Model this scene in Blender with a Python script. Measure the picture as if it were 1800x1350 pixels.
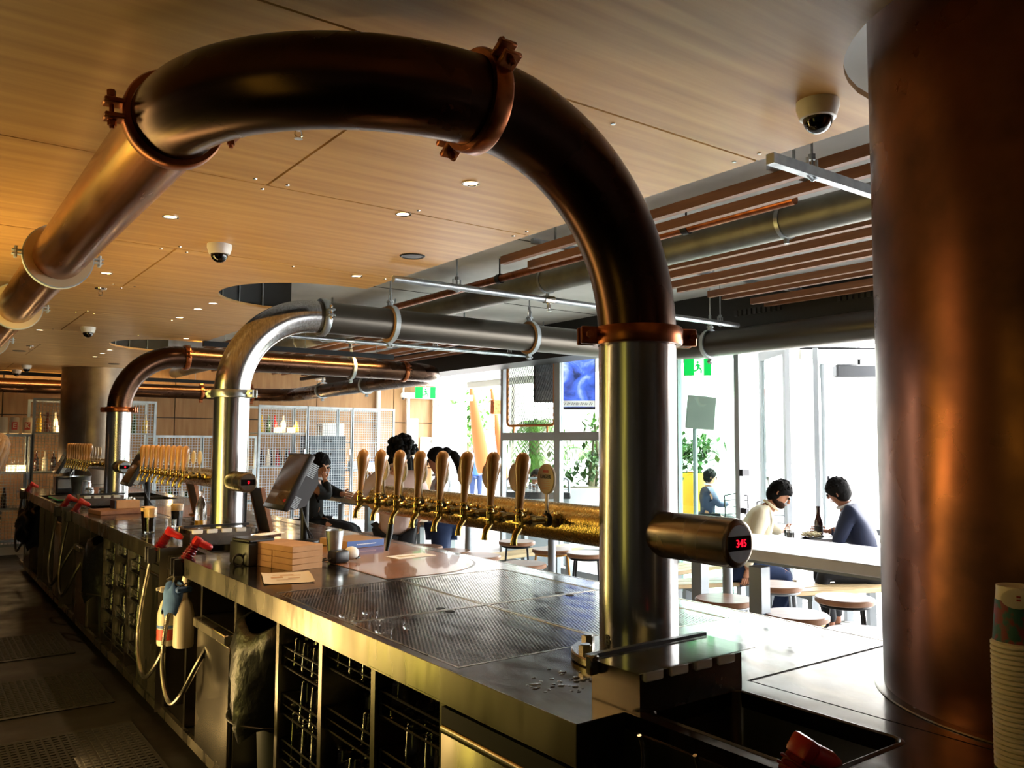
import bpy, bmesh, math, random
from mathutils import Vector, Matrix, Quaternion
random.seed(7)
PI = math.pi
S = bpy.context.scene
C = S.collection
for o in list(bpy.data.objects):
    bpy.data.objects.remove(o, do_unlink=True)

# ---------------------------------------------------------------- camera
yaw, pitch, roll = math.radians(36.206), math.radians(4.0645), math.radians(0.2866)
fw = Vector((math.sin(yaw)*math.cos(pitch), math.cos(yaw)*math.cos(pitch), math.sin(pitch)))
r0 = Vector((math.cos(yaw), -math.sin(yaw), 0)); u0 = r0.cross(fw)
rv = r0*math.cos(roll) + u0*math.sin(roll); uv = u0*math.cos(roll) - r0*math.sin(roll)
cd = bpy.data.cameras.new('camera'); cam = bpy.data.objects.new('camera', cd); C.objects.link(cam)
m = Matrix((rv, uv, -fw)).transposed().to_4x4(); m.translation = Vector((0, 0, 1.6))
cam.matrix_world = m
cd.sensor_width = 36; cd.lens = 36*1455.2/1800; cd.clip_start = 0.05; cd.clip_end = 300
S.camera = cam

# ---------------------------------------------------------------- world, exposure
S.view_settings.view_transform = 'Standard'; S.view_settings.look = 'None'
S.view_settings.gamma = 1; S.view_settings.exposure = 1.45
S.view_settings.use_curve_mapping = False
w = bpy.data.worlds.new('sky'); S.world = w; w.use_nodes = True
nt = w.node_tree; nt.nodes.clear()
sky = nt.nodes.new('ShaderNodeTexSky'); sky.sky_type = 'NISHITA'; sky.sun_disc = False
sky.sun_elevation = math.radians(50); sky.sun_rotation = math.radians(100); sky.air_density = 1.0; sky.dust_density = 4.0
hs = nt.nodes.new('ShaderNodeHueSaturation'); hs.inputs['Saturation'].default_value = 0.35
bg = nt.nodes.new('ShaderNodeBackground'); bg.inputs['Strength'].default_value = 1.2
wo = nt.nodes.new('ShaderNodeOutputWorld')
nt.links.new(sky.outputs[0], hs.inputs['Color']); nt.links.new(hs.outputs[0], bg.inputs[0]); nt.links.new(bg.outputs[0], wo.inputs[0])

def lamp(name, typ, loc, energy, col, size=None, target=None, spot=None, soft=0.02):
    d = bpy.data.lights.new(name, typ); d.energy = energy; d.color = col
    if typ == 'AREA':
        d.shape = 'RECTANGLE'; d.size, d.size_y = size
    if typ == 'POINT': d.shadow_soft_size = soft
    if typ == 'SPOT':
        d.spot_size = math.radians(spot); d.spot_blend = 0.6; d.shadow_soft_size = soft
    if typ == 'SUN':
        d.angle = math.radians(1.0)
    o = bpy.data.objects.new(name, d); C.objects.link(o); o.location = loc
    if target is not None:
        o.rotation_euler = (Vector(target)-Vector(loc)).to_track_quat('-Z', 'Y').to_euler()
    return o
WARM = (1.0, 0.66, 0.26); GOLD = (1.0, 0.82, 0.13)
lamp('sun', 'SUN', (12, -4, 12), 4.5, (1.0, 0.95, 0.86), target=(7, 1, 0))
# warm strip on top of the back bar behind the staff aisle, washing the timber ceiling
l = lamp('back_bar_uplight', 'AREA', (-0.75, 4.6, 1.75), 58, WARM, (0.25, 8.5), target=(0.25, 4.6, 2.62))
# lit bottle fridges under the back bar
l = lamp('fridge_glow', 'AREA', (-0.55, 5.2, 0.42), 14, GOLD, (0.7, 4.2), target=(1.2, 5.2, 0.5))
l = lamp('shelf_glow', 'AREA', (-0.9, 1.4, 1.15), 1.1, GOLD, (0.5, 2.2), target=(1.2, 1.6, 1.1))
# LED strips above the copper pipes
lamp('pipe_strip', 'AREA', (3.45, 8.63, 2.58), 9, (1, 0.66, 0.24), (2.2, 0.03), target=(3.45, 8.84, 2.50))
lamp('wall_strip', 'AREA', (1.8, 14.13, 2.58), 16, (1, 0.64, 0.24), (5.2, 0.03), target=(1.8, 14.42, 2.46))

# ---------------------------------------------------------------- materials
def lin(h):
    h = h.lstrip('#'); v = [int(h[i:i+2], 16)/255 for i in (0, 2, 4)]
    return tuple((c/12.92 if c <= .04045 else ((c+.055)/1.055)**2.4) for c in v)
MT = {}
def mat(name, col, rough=.5, metal=0., col2=None, scale=6., stretch=(1, 1, 1), det=4., bump=0., rvar=0., emit=0., trans=0., ior=1.45, aniso=0., coat=0., lo=.35, hi=.65, spec=None):
    m = bpy.data.materials.new(name); m.use_nodes = True; t = m.node_tree; n = t.nodes; p = n['Principled BSDF']
    col = lin(col) if isinstance(col, str) else col
    p.inputs['Base Color'].default_value = (*col, 1); p.inputs['Roughness'].default_value = rough; p.inputs['Metallic'].default_value = metal
    p.inputs['Transmission Weight'].default_value = trans; p.inputs['IOR'].default_value = ior
    p.inputs['Anisotropic'].default_value = aniso; p.inputs['Coat Weight'].default_value = coat
    if spec is not None: p.inputs['Specular IOR Level'].default_value = spec
    if emit:
        p.inputs['Emission Color'].default_value = (*col, 1); p.inputs['Emission Strength'].default_value = emit
    if col2 or bump or rvar:
        tc = n.new('ShaderNodeTexCoord'); mp = n.new('ShaderNodeMapping'); mp.inputs['Scale'].default_value = stretch
        no = n.new('ShaderNodeTexNoise'); no.inputs['Scale'].default_value = scale; no.inputs['Detail'].default_value = det
        t.links.new(tc.outputs['Object'], mp.inputs[0]); t.links.new(mp.outputs[0], no.inputs['Vector'])
        if col2:
            col2 = lin(col2) if isinstance(col2, str) else col2
            cr = n.new('ShaderNodeValToRGB'); e = cr.color_ramp.elements
            e[0].position = lo; e[1].position = hi; e[0].color = (*col, 1); e[1].color = (*col2, 1)
            t.links.new(no.outputs['Fac'], cr.inputs[0]); t.links.new(cr.outputs[0], p.inputs['Base Color'])
        if rvar:
            mr = n.new('ShaderNodeMapRange'); mr.inputs['To Min'].default_value = max(.02, rough-rvar); mr.inputs['To Max'].default_value = rough+rvar
            mr.inputs['From Min'].default_value = .3; mr.inputs['From Max'].default_value = .7
            t.links.new(no.outputs['Fac'], mr.inputs[0]); t.links.new(mr.outputs[0], p.inputs['Roughness'])
        if bump:
            b = n.new('ShaderNodeBump'); b.inputs['Strength'].default_value = bump; b.inputs['Distance'].default_value = .01
            t.links.new(no.outputs['Fac'], b.inputs['Height']); t.links.new(b.outputs[0], p.inputs['Normal'])
    MT[name] = m; return m
def pane(name, tint=(.93, .97, .96)):
    m = bpy.data.materials.new(name); m.use_nodes = True; t = m.node_tree; n = t.nodes; n.clear()
    o = n.new('ShaderNodeOutputMaterial'); mx = n.new('ShaderNodeMixShader'); tr = n.new('ShaderNodeBsdfTransparent'); gl = n.new('ShaderNodeBsdfGlossy')
    lw = n.new('ShaderNodeLayerWeight'); lw.inputs[0].default_value = .5; pw = n.new('ShaderNodeMath'); pw.operation = 'POWER'; pw.inputs[1].default_value = 4.; fr = n.new('ShaderNodeMath'); fr.operation = 'MULTIPLY_ADD'; fr.inputs[1].default_value = .75; fr.inputs[2].default_value = .05
    t.links.new(lw.outputs['Facing'], pw.inputs[0]); t.links.new(pw.outputs[0], fr.inputs[0]); tr.inputs[0].default_value = (*tint, 1); gl.inputs['Roughness'].default_value = .01
    t.links.new(fr.outputs[0], mx.inputs[0]); t.links.new(tr.outputs[0], mx.inputs[1]); t.links.new(gl.outputs[0], mx.inputs[2]); t.links.new(mx.outputs[0], o.inputs[0])
    MT[name] = m; return m
mat('plywood', '#c39a5e', .42, col2='#a67c48', scale=2.2, stretch=(.5, 9, 1), det=7, bump=.03, lo=.3, hi=.72, spec=.35)
mat('plywood_edge', '#8a5a34', .6)
mat('panel_wood', '#99754a', .5, col2='#845f38', scale=3, stretch=(5, 5, .6), det=6, lo=.3, hi=.7)
mat('slat_wood', '#805638', .55, col2='#6a432a', scale=4, stretch=(6, .5, 6))
mat('concrete', '#bcbdba', .8, col2='#a3a4a1', scale=1.6, det=8, bump=.05)
mat('galv', '#a9b0b4', .38, 1., col2='#8d9499', scale=14, det=3, rvar=.08)
mat('duct_metal', '#77776f', .48, .7, col2='#62625b', scale=6)
mat('galv_paint', '#b4bfc4', .5, .2, col2='#9aa6ac', scale=6)
mat('steel', '#9a948a', .24, 1., col2='#837c72', scale=3, stretch=(1, 1, 1), rvar=.07, det=6)
mat('steel_vert', '#b4b5b8', .20, 1., col2='#949290', scale=10, stretch=(10, 10, .25), rvar=.07, aniso=.55)
mat('steel_long', '#aaa294', .3, 1., col2='#9a9284', scale=5, stretch=(1, 1, .35), rvar=.10, det=3, bump=.4)
mat('steel_top', '#7c746a', .15, 1., col2='#665f56', scale=5, stretch=(3, 1, 1), rvar=.08, det=8)
mat('steel_dark', '#57534d', .35, 1.)
mat('copper_old', '#7a4c36', .34, 1., col2='#4a3028', scale=3.2, det=10, bump=.08, rvar=.12, lo=.38, hi=.66)
mat('copper_far', '#a89a88', .36, 1., col2='#85776a', scale=3, det=7, rvar=.08)
mat('copper_pipe', '#a8683c', .22, 1., col2='#7c4a2c', scale=4, stretch=(4, .6, 4), det=6, rvar=.06)
mat('copper_dark', '#553c2e', .27, 1., col2='#382820', scale=3, det=5, rvar=.05)
mat('copper_clamp', '#a4623c', .32, 1., col2='#7c462a', scale=18, bump=.05)
mat('brass', '#c0a868', .16, 1., col2='#a08848', scale=8, rvar=.05)
mat('brass_hammered', '#b8a060', .24, 1., col2='#a08a4c', scale=160, det=2, bump=.14, rvar=.08)
mat('handle_wood', '#ac7c46', .28, col2='#8c5e30', scale=5, stretch=(6, 6, .8), coat=.5, det=6)
mat('badge', '#b9ad98', .45)
mat('badge_rim', '#8f8068', .35, .6)
mat('ink', '#1b1613', .5)
mat('ink_red', '#a8362c', .5)
mat('ink_orange', '#c87a34', .5)
mat('black_plastic', '#131316', .38, bump=.03, scale=60)
mat('black_gloss', '#0b0b0d', .12)
mat('grey_plastic', '#3a3c40', .4)
mat('sign_grey', '#6c6a68', .4)
mat('screen_dark', '#3a2c22', .06, spec=.9)
mat('led_red', (1, .004, .02), .4, emit=.9)
mat('led_blue', (.05, .06, 1), .4, emit=.8)
mat('white_plastic', '#d9d6cf', .35)
mat('pad_cream', '#b8a684', .7)
mat('dome_black', '#050506', .05, spec=.8)
mat('lamp_glow', (1, .70, .36), .4, emit=5)
mat('chrome', '#d4d2ce', .1, 1.)
mat('timber_top', '#8a5c34', .25, col2='#75492a', scale=3, stretch=(1.2, 5, 1), det=6, coat=.3)
mat('seat_wood', '#93694a', .4, col2='#7a5238', scale=3, stretch=(6, 1, 1), det=5)
mat('table_white', '#c4c6cc', .45, col2='#b4b6bc', scale=5)
mat('bench_wood', '#c4ac84', .5, col2='#b0966c', scale=3, stretch=(1, 6, 1))
mat('metal_black', '#17181b', .45, .5)
mat('metal_grey', '#8b9196', .45, .6)
mat('metal_yellow', '#c98d30', .45, .2)
mat('frame_orange', '#c47a2c', .45, .1)
mat('floor_brown', '#17120e', .5, col2='#100c09', scale=3, det=8, bump=.08, rvar=.15)
mat('rubber', '#14110f', .6, col2='#1a1714', scale=30)
mat('paver', '#b4b4b0', .8, col2='#9c9c98', scale=4, bump=.06)
mat('paver_joint', '#5d5d5b', .9)
mat('indoor_tile', '#b2b0aa', .6, col2='#a09e98', scale=3)
mat('dark_wall', '#2a221b', .7)
mat('carcass', '#1d1a17', .55, .3)
mat('bag_black', '#070708', .36, col2='#0e0e10', scale=14, bump=1.)
mat('bin_grey', '#2f3134', .5)
mat('wire_black', '#0a0a0a', .45)
mat('glass', '#ffffff', .02, trans=1., ior=1.45)
mat('bottle_amber', '#5a2410', .05, trans=.7, ior=1.45)
mat('bottle_dark', '#2a120c', .08, spec=.7)
mat('stout', '#0d0503', .12)
mat('foam', '#d8b483', .8)
mat('red_clear', '#7c0c10', .1, trans=.45, ior=1.4)
mat('red_plastic', '#9c1a18', .3)
mat('hose_steel', '#76726a', .32, 1.)
mat('sleeve_dark', '#121416', .6)
mat('cardboard', '#a8805a', .85, col2='#9c7550', scale=14)
mat('kraft', '#a27c54', .8)
mat('paper', '#bdae94', .8)
mat('paper_white', '#e9e9e6', .8)
mat('blue_print', '#3a5c9c', .5)
mat('blue_cloth', '#4a6ea8', .9, col2='#3a5c94', scale=14, bump=.5)
mat('green_mat', '#2f9a58', .7)
mat('spray_white', '#b0a894', .4)
mat('cup_paper', '#d8cdb8', .6)
mat('cup_art', '#7a3038', .6, col2='#2c5a54', scale=40, det=2, lo=.46, hi=.54)
mat('clear_lid', '#ffffff', .08, trans=.85, ior=1.2)
mat('skin', '#b07a5c', .55)
mat('skin_dark', '#8a5a42', .55)
mat('hair_black', '#080605', .75, bump=.5, scale=60, stretch=(1, 1, .6), spec=.15)
mat('beard_brown', '#2c1d15', .8, spec=.1)
mat('hair_blond', '#9a7448', .6, col2='#7a5834', scale=20, stretch=(6, 6, .6), bump=.6)
mat('shirt_pink', '#cdb4ae', .85, col2='#c2a8a2', scale=5, bump=.15)
mat('shirt_white', '#c9cdd6', .85, bump=.15, scale=6)
mat('shirt_cream', '#dcd2b6', .8, bump=.25, scale=5)
mat('jacket_black', '#0f0f11', .8)
mat('suit_navy', '#141f3c', .75, bump=.15, scale=7)
mat('jeans', '#1e2f52', .85)
mat('trousers_dark', '#121419', .85)
mat('shoe_black', '#0b0b0b', .4)
mat('leaf_green', '#356a1e', .6, col2='#578a2c', scale=3)
mat('leaf_dark', '#274c1e', .6, col2='#40682a', scale=3)
mat('trunk', '#6f6a50', .8)
mat('planter_yellow', '#d8a018', .5)
mat('planter_grey', '#b9bcbf', .7)
mat('exit_green', (.0, .36, .05), .4, emit=.55)
mat('exit_white', (.8, 1, .85), .4, emit=.5)
mat('soffit', '#dcdcda', .7)
mat('black_beam', '#101216', .5)
mat('blind', '#b4b4ae', .8)
mat('frame_grey', '#a6acb2', .45, .3)
mat('frame_dark', '#3a3a3e', .4, .6)
mat('umbrella', '#8c4412', .8)
mat('blue_jacket', '#2c4f9c', .8)
mat('speaker', '#0c0c0e', .7)
mat('crate_grey', '#4a5660', .6)
mat('bottle_yellow', (1, .72, .1), .15, trans=.5)
mat('bottle_green', '#4f7a2c', .1, trans=.5)
mat('bottle_red', '#9c1c1c', .2)
mat('bottle_white', '#e4dcc8', .3)
mat('lantern', (1, .74, .36), .4, emit=1.2)
mat('tealight', (1, .8, .5), .5, emit=3)
mat('chip_food', '#d8cfae', .7)
mat('drink_yellow', '#d89a1c', .1, trans=.4)
mat('grout', '#141110', .9)
def lidm():
    m = pane('lid_clear', (.72, .72, .70)); m.node_tree.nodes['Glossy BSDF'].inputs['Roughness'].default_value = .08
    for q in m.node_tree.nodes:
        if q.type == 'MATH' and q.operation == 'MULTIPLY_ADD': q.inputs[2].default_value = .22
lidm()
pane('pane'); pane('pane_green', (.78, .93, .86))
# blue video screen: printed picture that gives off light
def video():
    m = bpy.data.materials.new('video'); m.use_nodes = True; t = m.node_tree; n = t.nodes; p = n['Principled BSDF']
    tc = n.new('ShaderNodeTexCoord'); no = n.new('ShaderNodeTexNoise'); no.inputs['Scale'].default_value = 3.2; no.inputs['Detail'].default_value = 5; no.inputs['Distortion'].default_value = .8
    cr = n.new('ShaderNodeValToRGB'); e = cr.color_ramp.elements
    e[0].position = .34; e[0].color = (.01, .02, .10, 1); e[1].position = .72; e[1].color = (.75, .85, 1, 1)
    x = cr.color_ramp.elements.new(.5); x.color = (.06, .14, .75, 1)
    t.links.new(tc.outputs['Object'], no.inputs['Vector']); t.links.new(no.outputs['Fac'], cr.inputs[0])
    t.links.new(cr.outputs[0], p.inputs['Emission Color']); p.inputs['Emission Strength'].default_value = .75
    p.inputs['Base Color'].default_value = (.01, .01, .02, 1); p.inputs['Roughness'].default_value = .2
    MT['video'] = m
video()

# ---------------------------------------------------------------- mesh helpers
class B:
    def __init__(s): s.bm = bmesh.new()
    def _x(s, r, M):
        bmesh.ops.transform(s.bm, matrix=M, verts=r); return r
    def box(s, x0, x1, y0, y1, z0, z1, bev=0., M=None, seg=1):
        r = bmesh.ops.create_cube(s.bm, size=1)['verts']
        T = Matrix.Translation(((x0+x1)/2, (y0+y1)/2, (z0+z1)/2)) @ Matrix.Diagonal((abs(x1-x0), abs(y1-y0), abs(z1-z0), 1))
        bmesh.ops.transform(s.bm, matrix=T, verts=r)
        if bev:
            ed = list({e for v in r for e in v.link_edges})
            g = bmesh.ops.bevel(s.bm, geom=ed, offset=bev, segments=seg, affect='EDGES', profile=.5)
            r = list({v for v in g['verts']} | {v for v in r if v.is_valid})
        if M is not None: bmesh.ops.transform(s.bm, matrix=M, verts=r)
        return s
    def cyl(s, p, q, r, r2=None, n=16, caps=True):
        p, q = Vector(p), Vector(q); d = q-p; L = d.length
        M = Matrix.Translation((p+q)/2) @ d.to_track_quat('Z', 'Y').to_matrix().to_4x4()
        bmesh.ops.create_cone(s.bm, cap_ends=caps, cap_tris=False, segments=n, radius1=r, radius2=r if r2 is None else r2, depth=L, matrix=M)
        return s
    def ball(s, c, r, n=16, M=None):
        r = (r, r, r) if not hasattr(r, '__len__') else r
        T = Matrix.Translation(c) @ (M if M is not None else Matrix.Identity(4)) @ Matrix.Diagonal((*r, 1))
        bmesh.ops.create_uvsphere(s.bm, u_segments=n, v_segments=max(6, n*2//3), radius=1, matrix=T); return s
    def tube(s, pts, r, n=10, caps=True, up=None, closed=False):
        P = [Vector(p) for p in pts]; N = len(P); rr = r if hasattr(r, '__len__') else [r]*N
        tg = []
        for i in range(N):
            a = P[(i-1) % N] if (closed or i > 0) else P[i]; b = P[(i+1) % N] if (closed or i < N-1) else P[i]
            tg.append((b-a).normalized())
        ref = Vector(up) if up else (Vector((0, 0, 1)) if abs(tg[0].z) < .9 else Vector((1, 0, 0)))
        nr = (ref - tg[0]*ref.dot(tg[0])).normalized(); rings = []
        for i in range(N):
            if i:
                q = tg[i-1].rotation_difference(tg[i]); nr = (q @ nr); nr = (nr - tg[i]*nr.dot(tg[i])).normalized()
            bi = tg[i].cross(nr)
            rings.append([s.bm.verts.new(P[i] + (nr*math.cos(2*PI*k/n) + bi*math.sin(2*PI*k/n))*rr[i]) for k in range(n)])
        for i in range(N if closed else N-1):
            a, b = rings[i], rings[(i+1) % N]
            for k in range(n): s.bm.faces.new((a[k], a[(k+1) % n], b[(k+1) % n], b[k]))
        if caps and not closed:
            s.bm.faces.new(rings[0][::-1]); s.bm.faces.new(rings[-1])
        return s
    def lathe(s, prof, c=(0, 0, 0), n=24, M=None):
        T = Matrix.Translation(c) @ (M if M is not None else Matrix.Identity(4)); rings = []
        for r, z in prof:
            if r < 1e-6: rings.append([s.bm.verts.new(T @ Vector((0, 0, z)))])
            else: rings.append([s.bm.verts.new(T @ Vector((r*math.cos(2*PI*k/n), r*math.sin(2*PI*k/n), z))) for k in range(n)])
        for a, b in zip(rings, rings[1:]):
            for k in range(n):
                k2 = (k+1) % n
                if len(a) == 1 and len(b) == 1: continue
                if len(a) == 1: s.bm.faces.new((a[0], b[k2], b[k]))
                elif len(b) == 1: s.bm.faces.new((a[k], a[k2], b[0]))
                else: s.bm.faces.new((a[k], a[k2], b[k2], b[k]))
        return s
    def prism(s, poly, z0, z1, M=None):
        T = M if M is not None else Matrix.Identity(4)
        a = [s.bm.verts.new(T @ Vector((x, y, z0))) for x, y in poly]; b = [s.bm.verts.new(T @ Vector((x, y, z1))) for x, y in poly]
        n = len(poly)
        s.bm.faces.new(a[::-1]); s.bm.faces.new(b)
        for k in range(n): s.bm.faces.new((a[k], a[(k+1) % n], b[(k+1) % n], b[k]))
        return s
    def quad(s, *pts):
        s.bm.faces.new([s.bm.verts.new(p) for p in pts]); return s
    def mesh(s, name, m, ang=38, smooth=True):
        bmesh.ops.recalc_face_normals(s.bm, faces=s.bm.faces)
        me = bpy.data.meshes.new(name); s.bm.to_mesh(me); s.bm.free()
        if m: me.materials.append(MT[m])
        if smooth and len(me.polygons):
            me.polygons.foreach_set('use_smooth', [True]*len(me.polygons)); me.set_sharp_from_angle(angle=math.radians(ang))
        return me
    def done(s, name, m, parent=None, loc=None, rot=None, ang=38, smooth=True, **kw):
        return put(name, s.mesh(name, m, ang, smooth), parent, loc, rot, **kw)
def put(name, me, parent=None, loc=None, rot=None, **kw):
    o = bpy.data.objects.new(name, me); C.objects.link(o)
    if parent is not None: o.parent = parent
    if loc is not None: o.location = loc
    if rot is not None: o.rotation_euler = rot
    for k, v in kw.items(): o[k] = v
    return o
def thing(name, label, cat, loc=(0, 0, 0), rotz=0., group=None, rot=None):
    o = bpy.data.objects.new(name, None); C.objects.link(o); o.empty_display_size = .05
    o.location = loc; o.rotation_euler = rot if rot else (0, 0, rotz); o['label'] = label; o['category'] = cat
    if group: o['group'] = group
    return o
def tag(o, label, cat, group=None, kind=None):
    o['label'] = label; o['category'] = cat
    if group: o['group'] = group
    if kind: o['kind'] = kind
    return o
def root(name, loc=(0, 0, 0)):
    o = bpy.data.objects.new(name, None); C.objects.link(o); o.location = loc; o['kind'] = 'structure'; return o
def dup(r, loc, rotz=None, label=None, group=None, rot=None):
    n = r.copy(); C.objects.link(n); n.location = loc
    if rotz is not None: n.rotation_euler = (0, 0, rotz)
    if rot is not None: n.rotation_euler = rot
    if label: n['label'] = label
    if group: n['group'] = group
    def kids(a, b):
        for c in list(a.children):
            d = c.copy(); C.objects.link(d); d.parent = b; kids(c, d)
    kids(r, n)
    return n
def text(body, size, m, parent, loc, rot, name='lettering', ext=.0008, align='CENTER', bold=False):
    cu = bpy.data.curves.new(name, 'FONT'); cu.body = body; cu.size = size; cu.extrude = ext; cu.align_x = align; cu.align_y = 'CENTER'
    if bold: cu.offset = size*.02
    tmp = bpy.data.objects.new('tmp', cu); C.objects.link(tmp); bpy.context.view_layer.update()
    me = bpy.data.meshes.new_from_object(tmp.evaluated_get(bpy.context.evaluated_depsgraph_get()))
    bpy.data.objects.remove(tmp, do_unlink=True); me.materials.clear(); me.materials.append(MT[m])
    return put(name, me, parent, loc, rot)
def arc(c, r, a0, a1, n, plane='xy'):
    out = []
    for i in range(n+1):
        a = math.radians(a0+(a1-a0)*i/n); x, y = r*math.cos(a), r*math.sin(a)
        out.append({'xy': (c[0]+x, c[1]+y, c[2]), 'xz': (c[0]+x, c[1], c[2]+y), 'yz': (c[0], c[1]+x, c[2]+y)}[plane])
    return out
def RX(a): return Matrix.Rotation(a, 4, 'X')
def RY(a): return Matrix.Rotation(a, 4, 'Y')
def RZ(a): return Matrix.Rotation(a, 4, 'Z')
def TR(*v): return Matrix.Translation(v)
def spline(pts, n=8):
    P = [Vector(p) for p in pts]; P = [P[0]*2-P[1]] + P + [P[-1]*2-P[-2]]; out = []
    for i in range(1, len(P)-2):
        for k in range(n):
            t = k/n; a, b, c, d = P[i-1:i+3]
            out.append(.5*((2*b) + (c-a)*t + (2*a-5*b+4*c-d)*t*t + (3*b-a-3*c+d)*t**3))
    out.append(P[-2]); return out
# ================================================================ SETTING
CZ = 2.62      # underside of the timber ceiling
SZ = 2.95      # concrete slab above
fl = root('floor_staff')
b = B(); b.box(-1.6, 1.34, -2.5, 15, -.1, 0); b.done('floor_slab', 'floor_brown', fl)
fp = root('floor_public')
b = B(); b.box(1.34, 6.4, -2.5, 15, -.1, -.004); b.done('floor_slab', 'indoor_tile', fp)
fo = root('floor_outside')
b = B(); b.box(6.4, 60, -30, 60, -.12, -.012); b.done('paving_bed', 'paver', fo)
# individual pavers where the photograph lets them be told apart
bm_ = B(); bm_.box(-.098, .098, -.048, .048, -.012, 0, bev=.004); pav = bm_.mesh('paver', 'paver')
b = B(); b.box(5.2, 7.9, 4.4, 7.4, -.0045, -.0042); b.done('paving_joint', 'paver_joint', fo)
cnt = 0
for i in range(14):
    for j in range(20):
        x, y = 5.3+i*.186+(.09 if j % 2 else 0), 4.45+j*.145
        put('paver', pav, fo, (x, y, .0+random.uniform(-.001, .001)), (0, 0, random.uniform(-.01, .01)), kind='structure')
# rubber mats in the staff aisle, ribbed geometry on a slab
b = B(); b.box(-.5, .5, -.42, .42, 0, .012, bev=.006)
mat_me = b.mesh('mat_slab', 'rubber')
b = B()
for i in range(24):
    for j in range(20):
        b.box(-.46+i*.04-.013, -.46+i*.04+.013, -.38+j*.04-.013, -.38+j*.04+.013, .012, .017)
stud_me = b.mesh('studs', 'rubber', smooth=False)
for k, (x, y, w) in enumerate([(.62, 3.55, 'nearest the camera, beside the steel panel doors'), (.62, 4.75, 'second along the aisle'), (.62, 6.05, 'third along the aisle'), (.62, 7.5, 'fourth along the aisle, beyond the hose loops')]):
    t = thing('rubber_mat', 'dark studded rubber floor mat, '+w, 'mat', (x, y, 0), 0, 'rubber mats in the staff aisle')
    put('mat_slab', mat_me, t); put('studs', stud_me, t, kind='stuff')

# ---- ceiling: plywood panels one by one, screws, bites around the columns
ce = root('ceiling')
EX = 2.44
bites = [(2.28, .78, .525), (2.28, 5.6, .6), (2.28, 9.35, .6)]
def xr(y):
    x = EX
    for cx, cy, R in bites:
        if abs(y-cy) < R: x = min(x, cx-math.sqrt(R*R-(y-cy)**2))
    return x
b = B(); b.cyl((0, 0, -.003), (0, 0, .001), .0075, .009, n=8); screw_me = b.mesh('screw', 'chrome')
rows = [(-2.5, -.87)] + [(.485+1.355*k, .485+1.355*(k+1)) for k in range(-1, 11)]
for k, (ya, yb) in enumerate(rows):
    yb = min(yb, 14.98)
    seams = [-1.6, -1.52, 1.12, EX] if (k % 2 == 1) else [-1.6, -.2, EX]
    if k % 2 == 1: seams = [-1.6, 1.12, EX]
    for xa, xb in zip(seams, seams[1:]):
        g = .005; last = xb == EX
        x0, x1, y0, y1 = xa+g, xb-(0 if last else g), ya+g, yb-g
        if last:
            right = [(xr(y), y) for y in [y0+(y1-y0)*i/60 for i in range(61)]]
            right = [p for i, p in enumerate(right) if i in (0, 60) or not (right[i-1][0] == p[0] == right[i+1][0])]
        else: right = [(x1, y0), (x1, y1)]
        poly = [(x0, y0)] + right + [(x0, y1)]
        pb = B(); pb.prism(poly, CZ, CZ+.018); po = pb.done('plywood_panel', 'plywood', ce, smooth=False)
        if yb < 9:
            for sx in (x0+.06, (x0+x1)/2, x1-.06):
                for sy in (y0+.05, y1-.05):
                    if sx < xr(sy)-.03 and not (x0 < -.5 and sx < 0): put('screw', screw_me, po, (sx, sy, CZ))
# concrete slab with board seams
b = B(); b.box(-1.6, 6.4, -2.5, 15, SZ, SZ+.15); sl = b.done('ceiling_slab', 'concrete', kind='structure')
b = B()
for y in (4.35, 6.45): b.box(2.4, 6.0, y-.006, y+.006, SZ-.003, SZ)
b.done('slab_joint', 'grout', sl)
# timber battens under the slab, two fields
bt = root('ceiling_battens')
sx = [3.07, 3.29, 4.05, 4.27, 4.55, 4.72, 5.07, 5.24, 5.6, 5.78]
b = B(); b.box(-.02, .02, -3.2, 3.2, 0, .05); s1 = b.mesh('batten', 'slat_wood', smooth=False)
b = B(); b.box(-.02, .02, -3.6, 3.6, 0, .05); s2 = b.mesh('batten', 'slat_wood', smooth=False)
for x in sx:
    put('batten', s1, bt, (x, 1.1, 2.75)); put('batten', s2, bt, (x, 10.3, 2.75))
b = B()
for y in (0, 2.2, 3.9, 7.2, 9.5, 12): [b.box(xa, xb, y-.015, y+.015, 2.801, 2.83) for xa, xb in ((3.0, 3.42), (3.95, 5.85))]
for x in (3.18, 4.65, 5.7):
    for y in (0, 2.2, 3.9, 7.2, 9.5, 12): b.cyl((x, y, 2.83), (x, y, SZ), .008, n=6)
b.done('batten_rail', 'galv', bt)

# ---- far wall of timber panels
wb = root('wall_back')
b = B(); b.box(-1.6, 9.0, 15.03, 15.2, 0, SZ); b.done('wall_core', 'dark_wall', wb)
xs = [-1.6, 1.204, 3.754, 6.346, 7.998, 8.95]
for xa, xb in zip(xs, xs[1:]):
    for za, zb in ((0, 2.0), (2.0, SZ)):
        p = B(); p.box(xa+.008, xb-.008, 15.0, 15.03, za+.008, zb-.008); p.done('timber_panel', 'panel_wood', wb, smooth=False)
wl = root('wall_left')
b = B(); b.box(-1.75, -1.6, -2.5, 15.2, 0, SZ); b.done('wall_board', 'dark_wall', wl)
b = B(); b.box(-1.6, -.62, .2, 10, 0, .9); b.box(-1.6, -1.25, .2, 10, .9, 1.7); b.done('back_counter', 'carcass', wl, smooth=False)
wf = root('wall_front')
b = B(); b.box(-1.75, 6.4, -2.65, -2.5, 0, SZ); b.done('wall_board', 'dark_wall', wf)

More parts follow.
